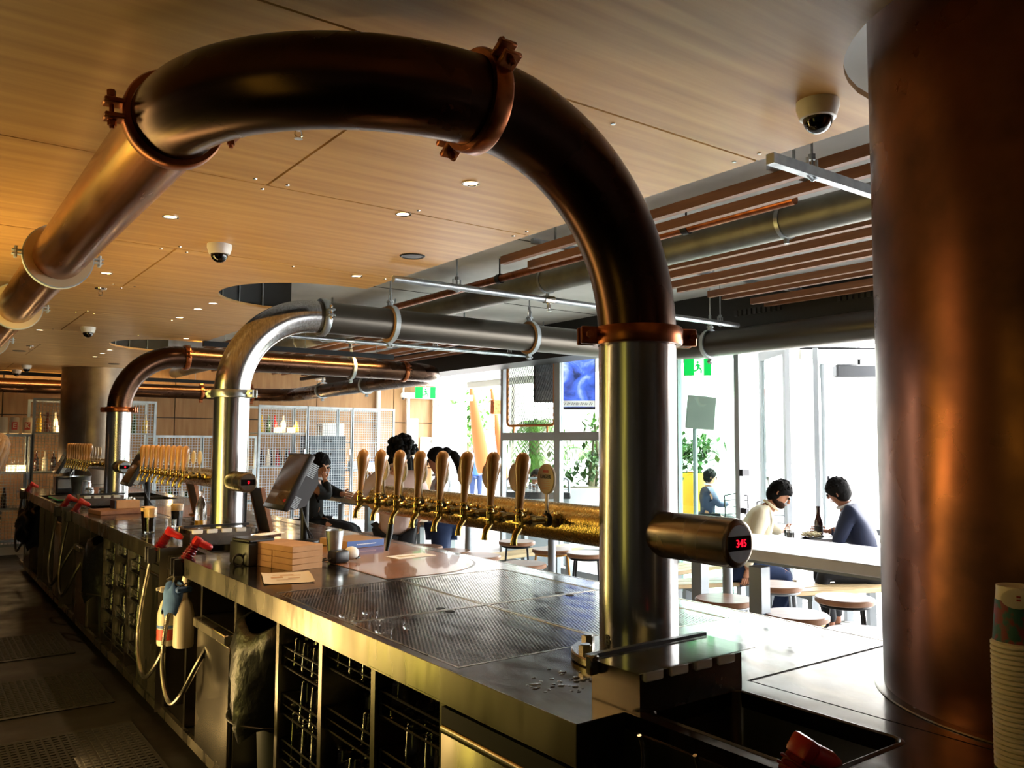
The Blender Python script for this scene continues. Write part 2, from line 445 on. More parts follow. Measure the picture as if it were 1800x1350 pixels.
# ---- facade: header, posts, glazed bays
FX = 6.4
fh = root('trim_1')
b = B(); b.box(5.86, 6.3, -2.5, 13.5, 2.56, SZ); b.done('bulkhead', 'black_beam', fh)
b = B()
for y0 in (-.4, 1.0, 2.0, 3.2, 4.2, 5.4):
    for k in range(10): b.box(5.845, 5.86, y0+k*.05, y0+k*.05+.03, 2.72, 2.77)
b.done('linear_vent', 'frame_dark', fh, kind='stuff')
b = B(); b.box(6.3, 9.2, -2.5, 16, 2.78, 2.95); b.done('ceiling_soffit', 'soffit', kind='structure')
b = B()
for y in (2.2, 4.6, 7, 9.4, 11.8): b.box(6.3, 9.2, y-.02, y+.02, 2.775, 2.78)
b.done('soffit_joint', 'frame_grey', bpy.data.objects['ceiling_soffit'])
def window(n, ya, yb, m='frame_grey', rail=None, z1=2.72, glass='pane', w=.055):
    t = root('window_%d' % n, (FX, ya, 0)); L = yb-ya
    b = B(); b.box(-.03, .03, 0, w, .02, z1); b.done('stile', m, t)
    b = B(); b.box(-.03, .03, L-w, L, .02, z1); b.done('stile', m, t)
    b = B(); b.box(-.028, .028, w, L-w, z1-.07, z1); b.done('head_rail', m, t)
    b = B(); b.box(-.028, .028, w, L-w, .02, .12); b.done('sill_rail', m, t)
    zs = [.12] + ([rail-.05, rail+.05] if rail else []) + [z1-.07]
    if rail:
        b = B(); b.box(-.032, .032, w, L-w, rail-.05, rail+.05); b.done('mid_rail', m, t)
    for a, c in zip(zs[::2], zs[1::2]):
        b = B(); b.box(-.004, .004, w, L-w, a, c); b.done('pane', glass, t)
    return t
window(1, 7.78, 8.96, 'frame_grey', rail=1.68)
window(2, 6.62, 7.78, 'frame_grey', rail=1.68)
t = window(3, 5.06, 5.88, 'frame_grey', glass='pane_green')
b = B(); b.box(-.02, .02, -.06, 0, .95, 1.0); b.box(-.05, .05, -.05, -.01, 1.3, 1.36); b.done('hinge', 'frame_dark', t)
# opened bifold leaf standing out past the two drinkers
def leaf(n, x, y, ang, W=.85, m='frame_grey'):
    t = root('door_%d' % n, (x, y, 0)); t.rotation_euler = (0, 0, ang); w = .07
    for a in (0, W-w):
        b = B(); b.box(a, a+w, -.025, .025, .02, 2.6); b.done('stile', m, t)
    b = B(); b.box(w, W-w, -.024, .024, .02, .14); b.box(w, W-w, -.024, .024, 2.5, 2.6); b.done('rails', m, t)
    b = B(); b.box(w, W-w, -.004, .004, .14, 2.5); b.done('pane', 'pane', t)
    b = B(); b.box(W-.05, W-.02, -.055, -.03, 1.0, 1.25); b.done('pull_handle', 'frame_dark', t)
    return t
leaf(1, 7.05, 5.0, .95); leaf(2, 7.6, 5.05, .5)
# glazed door beyond the cages at the end of the timber wall
t = root('door_3', (8.26, 14.9, 0))
for x in (0, .62):
    b = B(); b.box(x, x+.06, 0, .06, 0, 2.52); b.done('stile', 'white_plastic', t)
b = B(); b.box(-.05, 1.6, -.01, .06, 2.5, 2.62); b.done('head_rail', 'white_plastic', t)
b = B(); b.box(.75, 1.45, .0, .05, 1.2, 2.42); b.done('frosted_panel', 'frame_grey', t)

# ---- copper-clad columns
def column(x, y, R, z1, m, label, extra=None):
    t = thing('column', label, 'column', (x, y, 0))
    b = B(); b.lathe([(0, 1.0015), (R, 1.0015), (R, z1), (0, z1)], n=96); b.done('cladding', m, t)
    b = B(); b.box(-R-.004, -R+.006, -.02, .02, 1.0, z1, M=RZ(math.radians(62))); b.done('cladding_seam', m, t)
    b = B(); b.lathe([(R-.02, 1.0012), (R+.022, 1.0012), (R+.02, 1.004), (R, 1.006)], n=96); b.done('base_ring', 'steel', t)
    return t
column(2.28, .78, .465, 2.94, 'copper_old', 'massive dark copper-clad column rising through the counter beside the paper cups')
t = column(2.2, 13.05, .46, 2.94, 'copper_far', 'dull copper-clad column at the far end of the bar before the timber wall')
b = B(); b.lathe([(0, 0), (.46, 0), (.46, 1.0), (0, 1.0)], n=48); b.done('cladding', 'copper_far', t)
# ================================================================ PIPEWORK
PX, PR, PZ, RB = 1.69, .1105, 2.46, .555
PY = (1.70, 5.363, 8.84)
BAY = 3.6
def clamp(parent, c, axis, R, m, lug, wide=.03, gap=.002, pad=None):
    """two half shells bolted at opposite lugs around a pipe"""
    ax = Vector(axis).normalized(); lg = Vector(lug).normalized(); s2 = ax.cross(lg)
    Q = Matrix((lg, s2, ax)).transposed().to_4x4(); Q.translation = Vector(c)
    b = B()
    r1, r2 = R+gap, R+.020
    pr = [(r1, -wide/2), (r2-.004, -wide/2), (r2, -wide/2+.006), (r2, wide/2-.006), (r2-.004, wide/2), (r1, wide/2), (r1, -wide/2)]
    b.lathe(pr, n=48, M=Q)
    for sg in (1, -1):
        for dz in (.020, -.020):
            b.box(sg*(R+.008), sg*(R+.062), dz-.007, dz+.007, -wide/2, wide/2, bev=.003, M=Q)
    o = b.done('clamp', m, parent)
    for sg in (1, -1):
        k = B(); x = sg*(R+.042)
        k.cyl(Q @ Vector((x, -.052, 0)), Q @ Vector((x, .050, 0)), .006, n=8)
        for y0, y1 in ((-.050, -.036), (.030, .042), (.027, .029)):
            k.cyl(Q @ Vector((x, y0, 0)), Q @ Vector((x, y1, 0)), .011, n=6)
        k.done('clamp_bolt', 'chrome' if m != 'copper_clamp' else 'copper_clamp', o)
    if pad:
        k = B(); k.lathe([(R+.001, -wide/2-.01), (R+.035, -wide/2-.01), (R+.035, wide/2+.01), (R+.001, wide/2+.01), (R+.001, -wide/2-.01)], n=40, M=Q); k.done('insulation_ring', pad, o)
    return o
def hanger(parent, c, axis, R, ztop, m='galv_paint', pad='white_plastic', rod=True, wide=.05, lug=(0, 0, 1), thick=.034):
    ax = Vector(axis).normalized(); lg = Vector(lug); s2 = ax.cross(lg)
    Q = Matrix((lg, s2, ax)).transposed().to_4x4(); Q.translation = Vector(c); Q = Q
    h = B(); h.lathe([(R, -wide*.42), (R+thick, -wide*.42), (R+thick, wide*.42), (R, wide*.42), (R, -wide*.42)], n=40, M=Q)
    o = h.done('hanger', pad, parent)
    h = B(); h.lathe([(R+thick, -wide*.36), (R+thick+.006, -wide*.36), (R+thick+.006, wide*.36), (R+thick, wide*.36), (R+thick, -wide*.36)], n=40, M=Q)
    for sg in (1, -1):
        for d in (-.009, .009):
            h.box(sg*(R+thick), sg*(R+thick+.045), d-.003, d+.003, -wide*.36, wide*.36, M=Q)
        for zz in (-.012, .012):
            h.cyl(Q @ Vector((sg*(R+thick+.03), -.026, zz)), Q @ Vector((sg*(R+thick+.03), .026, zz)), .007, n=6)
    h.done('hanger_band', m, o)
    if rod:
        h = B(); h.cyl((c[0], c[1], c[2]+R+thick), (c[0], c[1], ztop), .006, n=8)
        h.tube([(c[0], c[1]-.016, c[2]+R+.03), (c[0], c[1]-.018, c[2]+R+.10), (c[0], c[1], c[2]+R+.125), (c[0], c[1]+.018, c[2]+R+.10), (c[0], c[1]+.016, c[2]+R+.03)], .007, n=6)
        h.cyl((c[0], c[1], c[2]+R+.12), (c[0], c[1], c[2]+R+.145), .012, n=6)
        h.done('hanger_rod', 'galv', o)
def tower(y, label):
    """vertical stainless pole with bolted foot, temperature stub and first clamp"""
    t = thing('beer_tower', label, 'beer tower', (PX, y, 1.0), group=None)
    b = B(); b.lathe([(PR, .0), (PR, .895), (PR-.004, .9), (PR-.01, .9)], n=64); b.done('pole', 'steel_vert', t)
    b = B(); b.lathe([(PR, 0), (.185, 0), (.19, .004), (.19, .020), (.186, .024), (PR, .024)], n=64); f = b.done('foot_flange', 'steel', t)
    for k in range(8):
        a = math.radians(22.5+45*k); x, yy = .158*math.cos(a), .158*math.sin(a)
        b = B(); b.cyl((x, yy, .024), (x, yy, .044), .019, n=6); b.cyl((x, yy, .044), (x, yy, .047), .014, n=12); b.done('flange_bolt', 'steel', f)
    return t
def stub(t, label_txt):
    b = B(); M = TR(0, -.09, .352) @ RX(PI/2)
    b.lathe([(.0625, -.09), (.0625, .245), (.060, .258), (.052, .263), (.046, .263)], n=40, M=M); s = b.done('temperature_stub', 'steel_long', t)
    b = B(); b.lathe([(0, .260), (.046, .260), (.046, .2645), (0, .2645)], n=40, M=M); b.done('end_cap', 'galv', s)
    b = B(); b.box(-.043, .043, -.3560, -.3542, .352-.017, .352+.019); b.done('display_window', 'black_gloss', s)
    text(label_txt, .027, 'led_red', s, (.004, -.3566, .352), (PI/2, 0, 0), 'temperature_digits')
def elbow(parent, pts, m, R=PR+.001, name='elbow'):
    b = B(); b.tube(pts, R, n=48); return b.done(name, m, parent)
# --- system one: copper, over the nearest pole then along the aisle
t1 = tower(PY[0], 'nearest brushed steel pole with copper elbow, marked B at its foot')
stub(t1, '345')
text('B', .036, 'ink', t1, (-PR-.0012, .008, .062), (PI/2, 0, -PI/2), 'letter_B', bold=True)
b = B(); b.box(-PR-.0012, -PR+.001, -.008, .022, .036, .039); b.done('letter_rule', 'ink', t1)
def loc(t, pts): o = Vector(t.location); return [tuple(Vector(p)-o) for p in pts]
e1 = arc((PX-RB, PY[0], PZ-RB), RB, 0, 90, 24, 'xz')
elbow(t1, loc(t1, [(PX, PY[0], 1.9)]+e1), 'copper_dark')
bx, by = PX-RB-.02, PY[0]
e2 = arc((bx, by+.57, PZ), .57, -90, -180, 24)
elbow(t1, loc(t1, [(PX-RB, by, PZ)]+e2), 'copper_dark')
X1 = bx-.57
b = B(); b.tube(loc(t1, [(X1, by+.57, PZ), (X1, 13.5, PZ)]), PR, n=48); b.done('pipe_run', 'copper_pipe', t1)
O = Vector(t1.location)
clamp(t1, Vector((PX, PY[0], 1.905))-O, (0, 0, 1), PR, 'copper_clamp', (.9, -.43, 0), .05)
clamp(t1, Vector((PX-RB-.005, PY[0], PZ))-O, (1, 0, 0), PR, 'copper_clamp', (0, -.86, .5), .05)
clamp(t1, Vector((X1, by+.59, PZ))-O, (0, 1, 0), PR, 'copper_clamp', (1, 0, .05), .05)
for y in (4.35, 6.15, 8.3, 10.6): hanger(t1, Vector((X1, y, PZ))-O, (0, 1, 0), PR, CZ-1, rod=False, lug=(1, 0, 0), pad='pad_cream')
# --- system two: stainless, from the second pole to the facade and along it
t2 = tower(PY[1], 'second brushed steel pole whose steel elbow runs across to the open front')
stub(t2, '0'); O = Vector(t2.location)
e = arc((PX+RB, PY[1], PZ-RB), RB, 180, 90, 24, 'xz')
elbow(t2, loc(t2, [(PX, PY[1], 1.9)]+e), 'steel_vert')
XF = 5.6
b = B(); b.tube(loc(t2, [(PX+RB, PY[1], PZ), (XF-.57, PY[1], PZ)]), PR, n=48); b.done('pipe_run', 'steel_dark', t2)
elbow(t2, loc(t2, arc((XF-.57, PY[1]-.57, PZ), .57, 90, 0, 20)), 'steel_dark')
b = B(); b.tube(loc(t2, [(XF, PY[1]-.57, PZ), (XF, -2.4, PZ)]), PR, n=48); b.done('pipe_run', 'steel_dark', t2)
clamp(t2, Vector((PX, PY[1], 1.905))-O, (0, 0, 1), PR, 'galv', (.6, -.8, 0), .05)
clamp(t2, Vector((PX+RB+.05, PY[1], PZ))-O, (1, 0, 0), PR, 'galv', (0, -1, .1), .05)
for x in (2.82, 4.1): hanger(t2, Vector((x, PY[1], PZ))-O, (1, 0, 0), PR, SZ-1, pad='kraft', lug=(0, 0, 1), thick=.022)
hanger(t2, Vector((XF, PY[1]-.62, PZ))-O, (0, 1, 0), PR, SZ-1, pad='galv', thick=.012)
# --- system three: copper, from the third pole out and back along the timber wall
t3 = tower(PY[2], 'third steel pole with dark copper elbow, behind the two stouts')
stub(t3, '0'); O = Vector(t3.location)
e = arc((PX+RB, PY[2], PZ-RB), RB, 180, 90, 24, 'xz')
elbow(t3, loc(t3, [(PX, PY[2], 1.9)]+e), 'copper_dark')
b = B(); b.tube(loc(t3, [(PX+RB, PY[2], PZ), (4.9, PY[2], PZ)]), PR, n=40); b.done('pipe_run', 'copper_dark', t3)
X3 = 5.47
elbow(t3, loc(t3, arc((X3-.57, PY[2]+.57, PZ), .57, -90, 0, 20)), 'copper_dark')
b = B(); b.tube(loc(t3, [(X3, PY[2]+.57, PZ), (X3, 13.75, 2.42)]), PR, n=40); b.done('pipe_run', 'copper_dark', t3)
elbow(t3, loc(t3, arc((X3-.57, 13.75, 2.42), .57, 0, 90, 20)), 'copper_dark')
b = B(); b.tube(loc(t3, [(X3-.57, 14.32, 2.42), (-1.5, 14.5, 2.42)]), PR, n=40); b.done('pipe_run', 'copper_dark', t3)
clamp(t3, Vector((PX, PY[2], 1.905))-O, (0, 0, 1), PR, 'copper_clamp', (.8, -.6, 0), .05)
for x in (PX+RB+.06, 4.84): clamp(t3, Vector((x, PY[2], PZ))-O, (1, 0, 0), PR, 'copper_clamp', (0, -1, .2), .05)
hanger(t3, Vector((4.15, PY[2], PZ))-O, (1, 0, 0), PR, SZ-1, pad='galv', thick=.02)
for y in (11.1, 12.7): hanger(t3, Vector((X3, y, 2.44))-O, (0, 1, 0), PR, SZ-1, pad='galv', thick=.02)
for x in (4.85, 4.0): clamp(t3, Vector((x, 14.33, 2.42))-O, (1, 0, 0), PR, 'copper_clamp', (0, 0, 1), .05)
# --- black LED track bars above the copper pipe
for x0, x1, y, z, lab in ((2.40, 4.56, 8.58, 2.565, 'long black light bar hung above the yellow-lit copper pipe'), (-.4, 4.3, 14.08, 2.56, 'black light bar before the timber wall above the far pipe')):
    t = thing('light_bar', lab, 'light bar', ((x0+x1)/2, y, z)); L = (x1-x0)/2
    b = B(); b.box(-L, L, -.025, .025, -.005, .05); b.done('bar', 'metal_black', t)
    b = B()
    for k in (-.8, 0, .8): b.cyl((k*L, 0, .05), (k*L, 0, SZ-z), .004, n=6)
    b.done('wire', 'galv', t)
t = thing('light_bar', 'short black light bar following the copper pipe towards the timber wall', 'light bar', (5.3, 11.9, 2.62), math.radians(90))
b = B(); b.box(-1.3, 1.3, -.025, .025, 0, .05); b.done('bar', 'metal_black', t)
b = B(); b.cyl((-1, 0, .05), (-1, 0, SZ-2.62), .004, n=6); b.cyl((1, 0, .05), (1, 0, SZ-2.62), .004, n=6); b.done('wire', 'galv', t)
# --- galvanised duct, copper line and sprinkler pipes between the battens
t = thing('air_duct', 'round galvanised duct running between the timber battens', 'duct', (3.68, 0, 2.765))
b = B(); b.tube([(0, -2.4, 0), (0, 14.8, 0)], .088, n=32); b.done('duct_skin', 'duct_metal', t)
for y in (2.6, 4.6, 6.9, 9.2):
    b = B(); b.lathe([(.089, -.012), (.095, -.012), (.095, .012), (.089, .012), (.089, -.012)], n=32, M=TR(0, y, 0) @ RX(PI/2)); b.cyl((0, y, -.093), (0, y, -.118), .014, n=8); b.cyl((0, y, .085), (0, y, .185), .006, n=6); b.done('duct_strap', 'galv', t)
t = thing('copper_line', 'thin copper water line clipped beside the galvanised duct', 'pipe', (3.47, 0, 2.80))
b = B(); b.tube([(0, 2.4, 0), (0, 8, 0)], .028, n=12); b.done('tube', 'copper_clamp', t)
for y in (3.1, 4.9, 6.6):
    b = B(); b.cyl((0, y-.02, 0), (0, y+.02, 0), .036, n=16); b.cyl((0, y, .03), (0, y, .15), .006, n=6); b.done('clip', 'metal_black', t)
def sprink_pipe(y, x0, x1, z, lab, heads, drops, sq=False):
    t = thing('sprinkler_pipe', lab, 'sprinkler pipe', (0, y, z))
    b = B()
    if sq: b.box(x0, x1, -.016, .016, -.018, .018)
    else: b.tube([(x0, 0, 0), (x1, 0, 0)], .021, n=14)
    b.done('pipe', 'galv', t)
    for x in drops:
        b = B(); b.cyl((x, 0, .02), (x, 0, SZ-z), .005, n=6); b.tube([(x-.026, 0, .05), (x-.026, 0, -.018), (x, 0, -.028), (x+.026, 0, -.018), (x+.026, 0, .05)], .006, n=6); b.cyl((x, 0, .045), (x, 0, .065), .014, n=6); b.done('hanger', 'galv', t)
    for x in heads:
        b = B(); b.cyl((x-.04, 0, 0), (x+.04, 0, 0), .028, n=14); b.cyl((x, 0, -.02), (x, 0, -.06), .014, n=10); b.cyl((x, 0, -.075), (x, 0, -.079), .02, n=12); b.cyl((x, 0, -.06), (x, 0, -.075), .004, n=6); b.done('sprinkler_head', 'chrome', t)
    return t
sprink_pipe(1.69, 2.31, 5.3, 2.56, 'square galvanised bar leaving the ceiling seam beside the big copper column', [], [2.55, 4.2], True)
sprink_pipe(4.30, 2.28, 5.42, 2.56, 'galvanised sprinkler pipe crossing between the battens and concrete slab', [3.45], [2.72, 5.2])
sprink_pipe(7.7, 2.9, 6.0, 2.62, 'galvanised sprinkler pipe below the far battens behind the steel elbow', [3.6], [3.3, 4.6, 5.6])
# dark ribbed sleeves standing above the round openings
for (cx, cy, R), lab in zip(bites[1:], ('dark ribbed sleeve inside the nearer round ceiling opening', 'dark ribbed sleeve inside the farther round ceiling opening')):
    t = thing('ceiling_sleeve', lab, 'sleeve', (cx, cy, CZ+.02)); R += .03
    b = B(); n = 40; A = [math.radians(79+190*k/n) for k in range(n+1)]
    ring = [[b.bm.verts.new((r*math.cos(a), r*math.sin(a), z)) for a in A] for r, z in ((R, 0), (R, SZ-CZ-.022), (R+.012, SZ-CZ-.022), (R+.012, 0))]
    for p, q in zip(ring, ring[1:]+ring[:1]):
        for k in range(n): b.bm.faces.new((p[k], p[k+1], q[k+1], q[k]))
    b.done('sleeve_wall', 'sleeve_dark', t)
    for k in range(9):
        a = math.radians(100+k*20); b = B(); b.cyl(((R-.006)*math.cos(a), (R-.006)*math.sin(a), .0), ((R-.006)*math.cos(a), (R-.006)*math.sin(a), SZ-CZ-.025), .006, n=6); b.done('rib', 'galv', t)
# ---- ceiling fittings
def at(x, y): return (x, y, CZ)
def dome(x, y, lab, z=CZ):
    t = thing('dome_camera', lab, 'camera', (x, y, z))
    b = B(); b.lathe([(0, 0), (.062, 0), (.062, -.018), (.052, -.05), (.044, -.052), (.044, -.045)], n=32); b.done('housing', 'white_plastic', t)
    b = B(); b.ball((0, 0, -.052), .043, n=24); b.done('dome', 'dome_black', t)
    return t
dome(2.157, 1.407, 'white dome security camera beside the big copper column')
dome(1.276, 4.322, 'white dome security camera on the timber ceiling above the second steel pole')
dome(1.29, 8.225, 'white dome security camera on the ceiling before the second round opening')
dome(1.299, 12.951, 'white dome security camera near the dark edge where ceiling meets timber wall')
dome(1.27, 13.893, 'white dome security camera lowest and farthest, hung before the far pipe')
dl = None
names = ['alone below the big copper elbow', 'nearer the seam under the copper arch', 'beside the copper run along the aisle', 'near the timber ceiling edge before the duct', 'above the aisle past the first white camera',
 'first of three just past the round opening', 'second of three just past the round opening', 'third of three just past the round opening', 'far down the aisle by the second camera', 'at the ceiling edge above the dark copper elbow',
 'first of the far trio before the column', 'middle of the far trio before the column', 'last of the far trio before the column']
for (x, y), nm in zip([(1.756, 2.679), (1.757, 3.23), (.933, 3.915), (2.201, 4.63), (.948, 5.487), (1.8, 6.208), (1.785, 6.551), (1.791, 7.1), (.966, 8.721), (2.218, 8.527), (1.819, 10.143), (1.823, 10.597), (1.827, 11.087)], names):
    lab = 'small warm recessed downlight, '+nm
    if dl is None:
        t = dl = thing('downlight', lab, 'downlight', at(x, y), 0, 'recessed downlights in the timber ceiling')
        b = B(); b.lathe([(.026, .004), (.030, -.003), (.036, -.003), (.036, .001)], n=24); b.done('bezel', 'chrome', t)
        b = B(); b.cyl((0, 0, -.0005), (0, 0, .004), .026, n=24); b.done('lens', 'lamp_glow', t)
    else: dup(dl, at(x, y), label=lab)
    lamp('downlight_beam', 'SPOT', (x, y, CZ-.012), 11, (1, .66, .32), target=(x, y, 0), spot=95)
def rosette(x, y, lab):
    t = thing('ceiling_sprinkler', lab, 'sprinkler', at(x, y), 0)
    b = B(); b.lathe([(0, 0), (.038, 0), (.034, -.006), (.014, -.008)], n=24); b.done('escutcheon', 'chrome', t)
    b = B(); b.cyl((0, 0, -.006), (0, 0, -.022), .009, n=10); b.tube([(-.009, 0, -.02), (-.012, 0, -.036), (0, 0, -.046)], .003, n=6); b.tube([(.009, 0, -.02), (.012, 0, -.036), (0, 0, -.046)], .003, n=6); b.cyl((0, 0, -.046), (0, 0, -.049), .014, n=12); b.done('deflector', 'chrome', t)
rosette(.978, 2.505, 'small ceiling sprinkler inside the arch of the big copper elbow')
rosette(1.018, 6.069, 'small ceiling sprinkler between two downlights above the aisle')
rosette(1.05, 10.258, 'small ceiling sprinkler far down the aisle')
for x, y, lab in ((2.204, 3.942, 'round dark ceiling speaker grille near the timber ceiling edge'), (2.2, 11.95, 'round dark ceiling speaker grille before the far column'), (1.014, 10.9, 'round dark ceiling speaker grille far down the aisle')):
    t = thing('ceiling_speaker', lab, 'speaker', at(x, y)); b = B(); b.lathe([(.05, -.002), (.062, -.006), (.07, -.002), (.07, .002)], n=28); b.done('rim', 'metal_black', t)
    b = B(); b.cyl((0, 0, -.003), (0, 0, .002), .052, n=28); b.done('grille', 'grey_plastic', t)
# ================================================================ BAR
wt = thing('bar_worktop', 'long stainless steel bar worktop carrying the beer towers', 'worktop', (0, 0, 0))
XP = 2.46
def slab(bx):
    b = B()
    for x0, x1, y0, y1 in bx: b.box(x0, x1, y0, y1, .965, 1.0)
    return b
def basin(parent, x0, x1, y0, y1, d=.16, m='steel_dark'):
    b = B(); r = .03; n = 6
    def ring(o, z):
        pts = []
        for (cx, cy), a0 in (((x1-r, y1-r), 0), ((x0+r, y1-r), 90), ((x0+r, y0+r), 180), ((x1-r, y0+r), 270)):
            for k in range(n+1):
                a = math.radians(a0+90*k/n); pts.append(b.bm.verts.new((cx+(r+o)*math.cos(a), cy+(r+o)*math.sin(a), z)))
        return pts
    R = [ring(.012, 1.0005), ring(.004, 1.003), ring(0, .999), ring(-.004, 1.0-d+.02), ring(-.02, 1.0-d)]
    for a, c in zip(R, R[1:]):
        for k in range(len(a)): b.bm.faces.new((a[k], a[(k+1) % len(a)], c[(k+1) % len(a)], c[k]))
    b.bm.faces.new(R[-1])
    return b.done('basin', m, parent)
secs = []
# near sink section
slab([(1.33, 1.375, -.6, 1.384), (1.665, 1.757, -.6, 1.384), (1.375, 1.665, 1.343, 1.384), (1.375, 1.665, -.6, .925), (1.763, XP, -.6, 1.372)]).done('sink_top', 'steel_top', wt)
basin(wt, 1.372, 1.668, .922, 1.346)
def section(i, y0, y1):
    g0, g1 = y0+.518, y0+1.872
    slab([(1.19, 1.217, y0, y1), (2.335, XP, y0, y1), (1.217, 2.335, y0, g0), (1.217, 2.335, g1, y1)]).done('deck', 'steel_top', wt)
    b = B(); b.box(1.187, 1.1905, y0, y1, .912, 1.0, bev=.001); b.box(1.187, 1.2, y0, y1, .908, .914); b.done('front_strip', 'steel_long', wt)
    b = B(); b.box(1.187, 1.34, y0-.002, y0, .1, .998); b.done('end_return', 'steel_dark', wt)
    b = B(); b.box(1.217, 2.335, g0, g1, .955, .96); b.box(1.74, 1.757, g0, g1, .95, .985); b.box(1.217, 2.335, (g0+g1)/2-.006, (g0+g1)/2+.006, .95, .985); b.done('drip_pan', 'steel_dark', wt)
    # timber insert with rounded corner
    ya, yb = g1+.035, min(g1+1.85, y1-.05); R = .42; pts = [(1.735, yb), (1.735, ya)] + [(2.385-R+R*math.cos(math.radians(a)), ya+R+R*math.sin(math.radians(a))) for a in range(-90, 1, 9)] + [(2.385, yb)]
    b = B(); b.prism(pts, .99, 1.0025); b.done('timber_insert', 'timber_top', wt)
    p2 = [(1.727, yb), (1.727, ya-.008)] + [(2.385-R+(R+.012)*math.cos(math.radians(a)), ya+R+(R+.012)*math.sin(math.radians(a))) for a in range(-90, 1, 9)] + [(2.397, yb)]
    b = B(); b.prism(p2, .992, 1.0008); b.done('insert_trim', 'steel_dark', wt)
    return g0, g1
G = [section(0, 1.384, 4.55), section(1, 4.965, 8.1), section(2, 8.52, 12.0)]
for i, yn in enumerate((4.55, 8.1)):
    slab([(1.33, 1.375, yn, yn+.42), (1.665, XP, yn, yn+.42), (1.375, 1.665, yn+.38, yn+.42), (1.375, 1.665, yn, yn+.02)]).done('sink_top', 'steel_top', wt)
    basin(wt, 1.372, 1.668, yn+.015, yn+.385)
b = B(); b.box(1.757, 1.763, -.6, 1.372, .96, .9985); b.box(1.763, XP, 1.372, 1.384, .96, .9985); b.done('joint', 'grout', wt)
b = B(); b.box(2.452, 2.462, -.6, 12, .955, 1.001); b.done('public_edge', 'steel_long', wt)
# perforated drip grates, really holed
def grate_mesh(W, L, p=.0126):
    bm = bmesh.new(); nx, ny = int(W/p), int(L/p); ox, oy = (W-nx*p)/2, (L-ny*p)/2
    for j in range(ny):
        off = p/2 if j % 2 else 0
        for i in range(nx-(1 if j % 2 else 0)):
            x0, y0 = -W/2+ox+off+i*p, -L/2+oy+j*p; cx, cy = x0+p/2, y0+p/2
            o = [bm.verts.new((x, y, 0)) for x, y in ((x0+p, cy), (x0+p, y0+p), (cx, y0+p), (x0, y0+p), (x0, cy), (x0, y0), (cx, y0), (x0+p, y0))]
            h = [bm.verts.new((cx+.0042*math.cos(k*PI/4), cy+.0042*math.sin(k*PI/4), 0)) for k in range(8)]
            for k in range(8): bm.faces.new((o[k], o[(k+1) % 8], h[(k+1) % 8], h[k]))
        if j % 2:
            for a, c in ((-W/2+ox, -W/2+ox+p/2), (W/2-ox-p/2, W/2-ox)):
                y0 = -L/2+oy+j*p; bm.faces.new([bm.verts.new(q) for q in ((a, y0, 0), (c, y0, 0), (c, y0+p, 0), (a, y0+p, 0))])
    me = bpy.data.meshes.new('perforated_sheet'); bm.to_mesh(me); bm.free(); me.materials.append(MT['steel_top']); return me
gw, gl = .551, .672
sheet = grate_mesh(gw-.006, gl-.006)
b = B()
for x0, x1, y0, y1 in ((-gw/2, -gw/2+.007, -gl/2, gl/2), (gw/2-.007, gw/2, -gl/2, gl/2), (-gw/2, gw/2, -gl/2, -gl/2+.007), (-gw/2, gw/2, gl/2-.007, gl/2)): b.box(x0, x1, y0, y1, -.012, .0012)
rim = b.mesh('grate_rim', 'steel_long')
b = B(); b.cyl((0, 0, -.001), (0, 0, .0012), .017, n=20); fh_ = b.mesh('finger_hole', 'grout')
for s in range(2):
    g0, g1 = G[s]
    for i, x in enumerate((1.495, 2.052)):
        for j in range(2):
            y = g0+.338+j*.677
            side = ('staff', 'customer')[i]; end = (('beside the steel pole', 'towards the timber insert'), ('beside the second pole', 'beyond the second pole'))[s][j]
            t = thing('drip_grate', 'perforated steel drip grate on the %s side, %s' % (side, end), 'drip grate', (x, y, .9995), 0, 'perforated drip grates set in the worktop')
            put('perforated_sheet', sheet, t); put('grate_rim', rim, t)
            put('finger_hole', fh_, t, (.1, (gl/2-.03)*(1 if j == 0 else -1), 0))
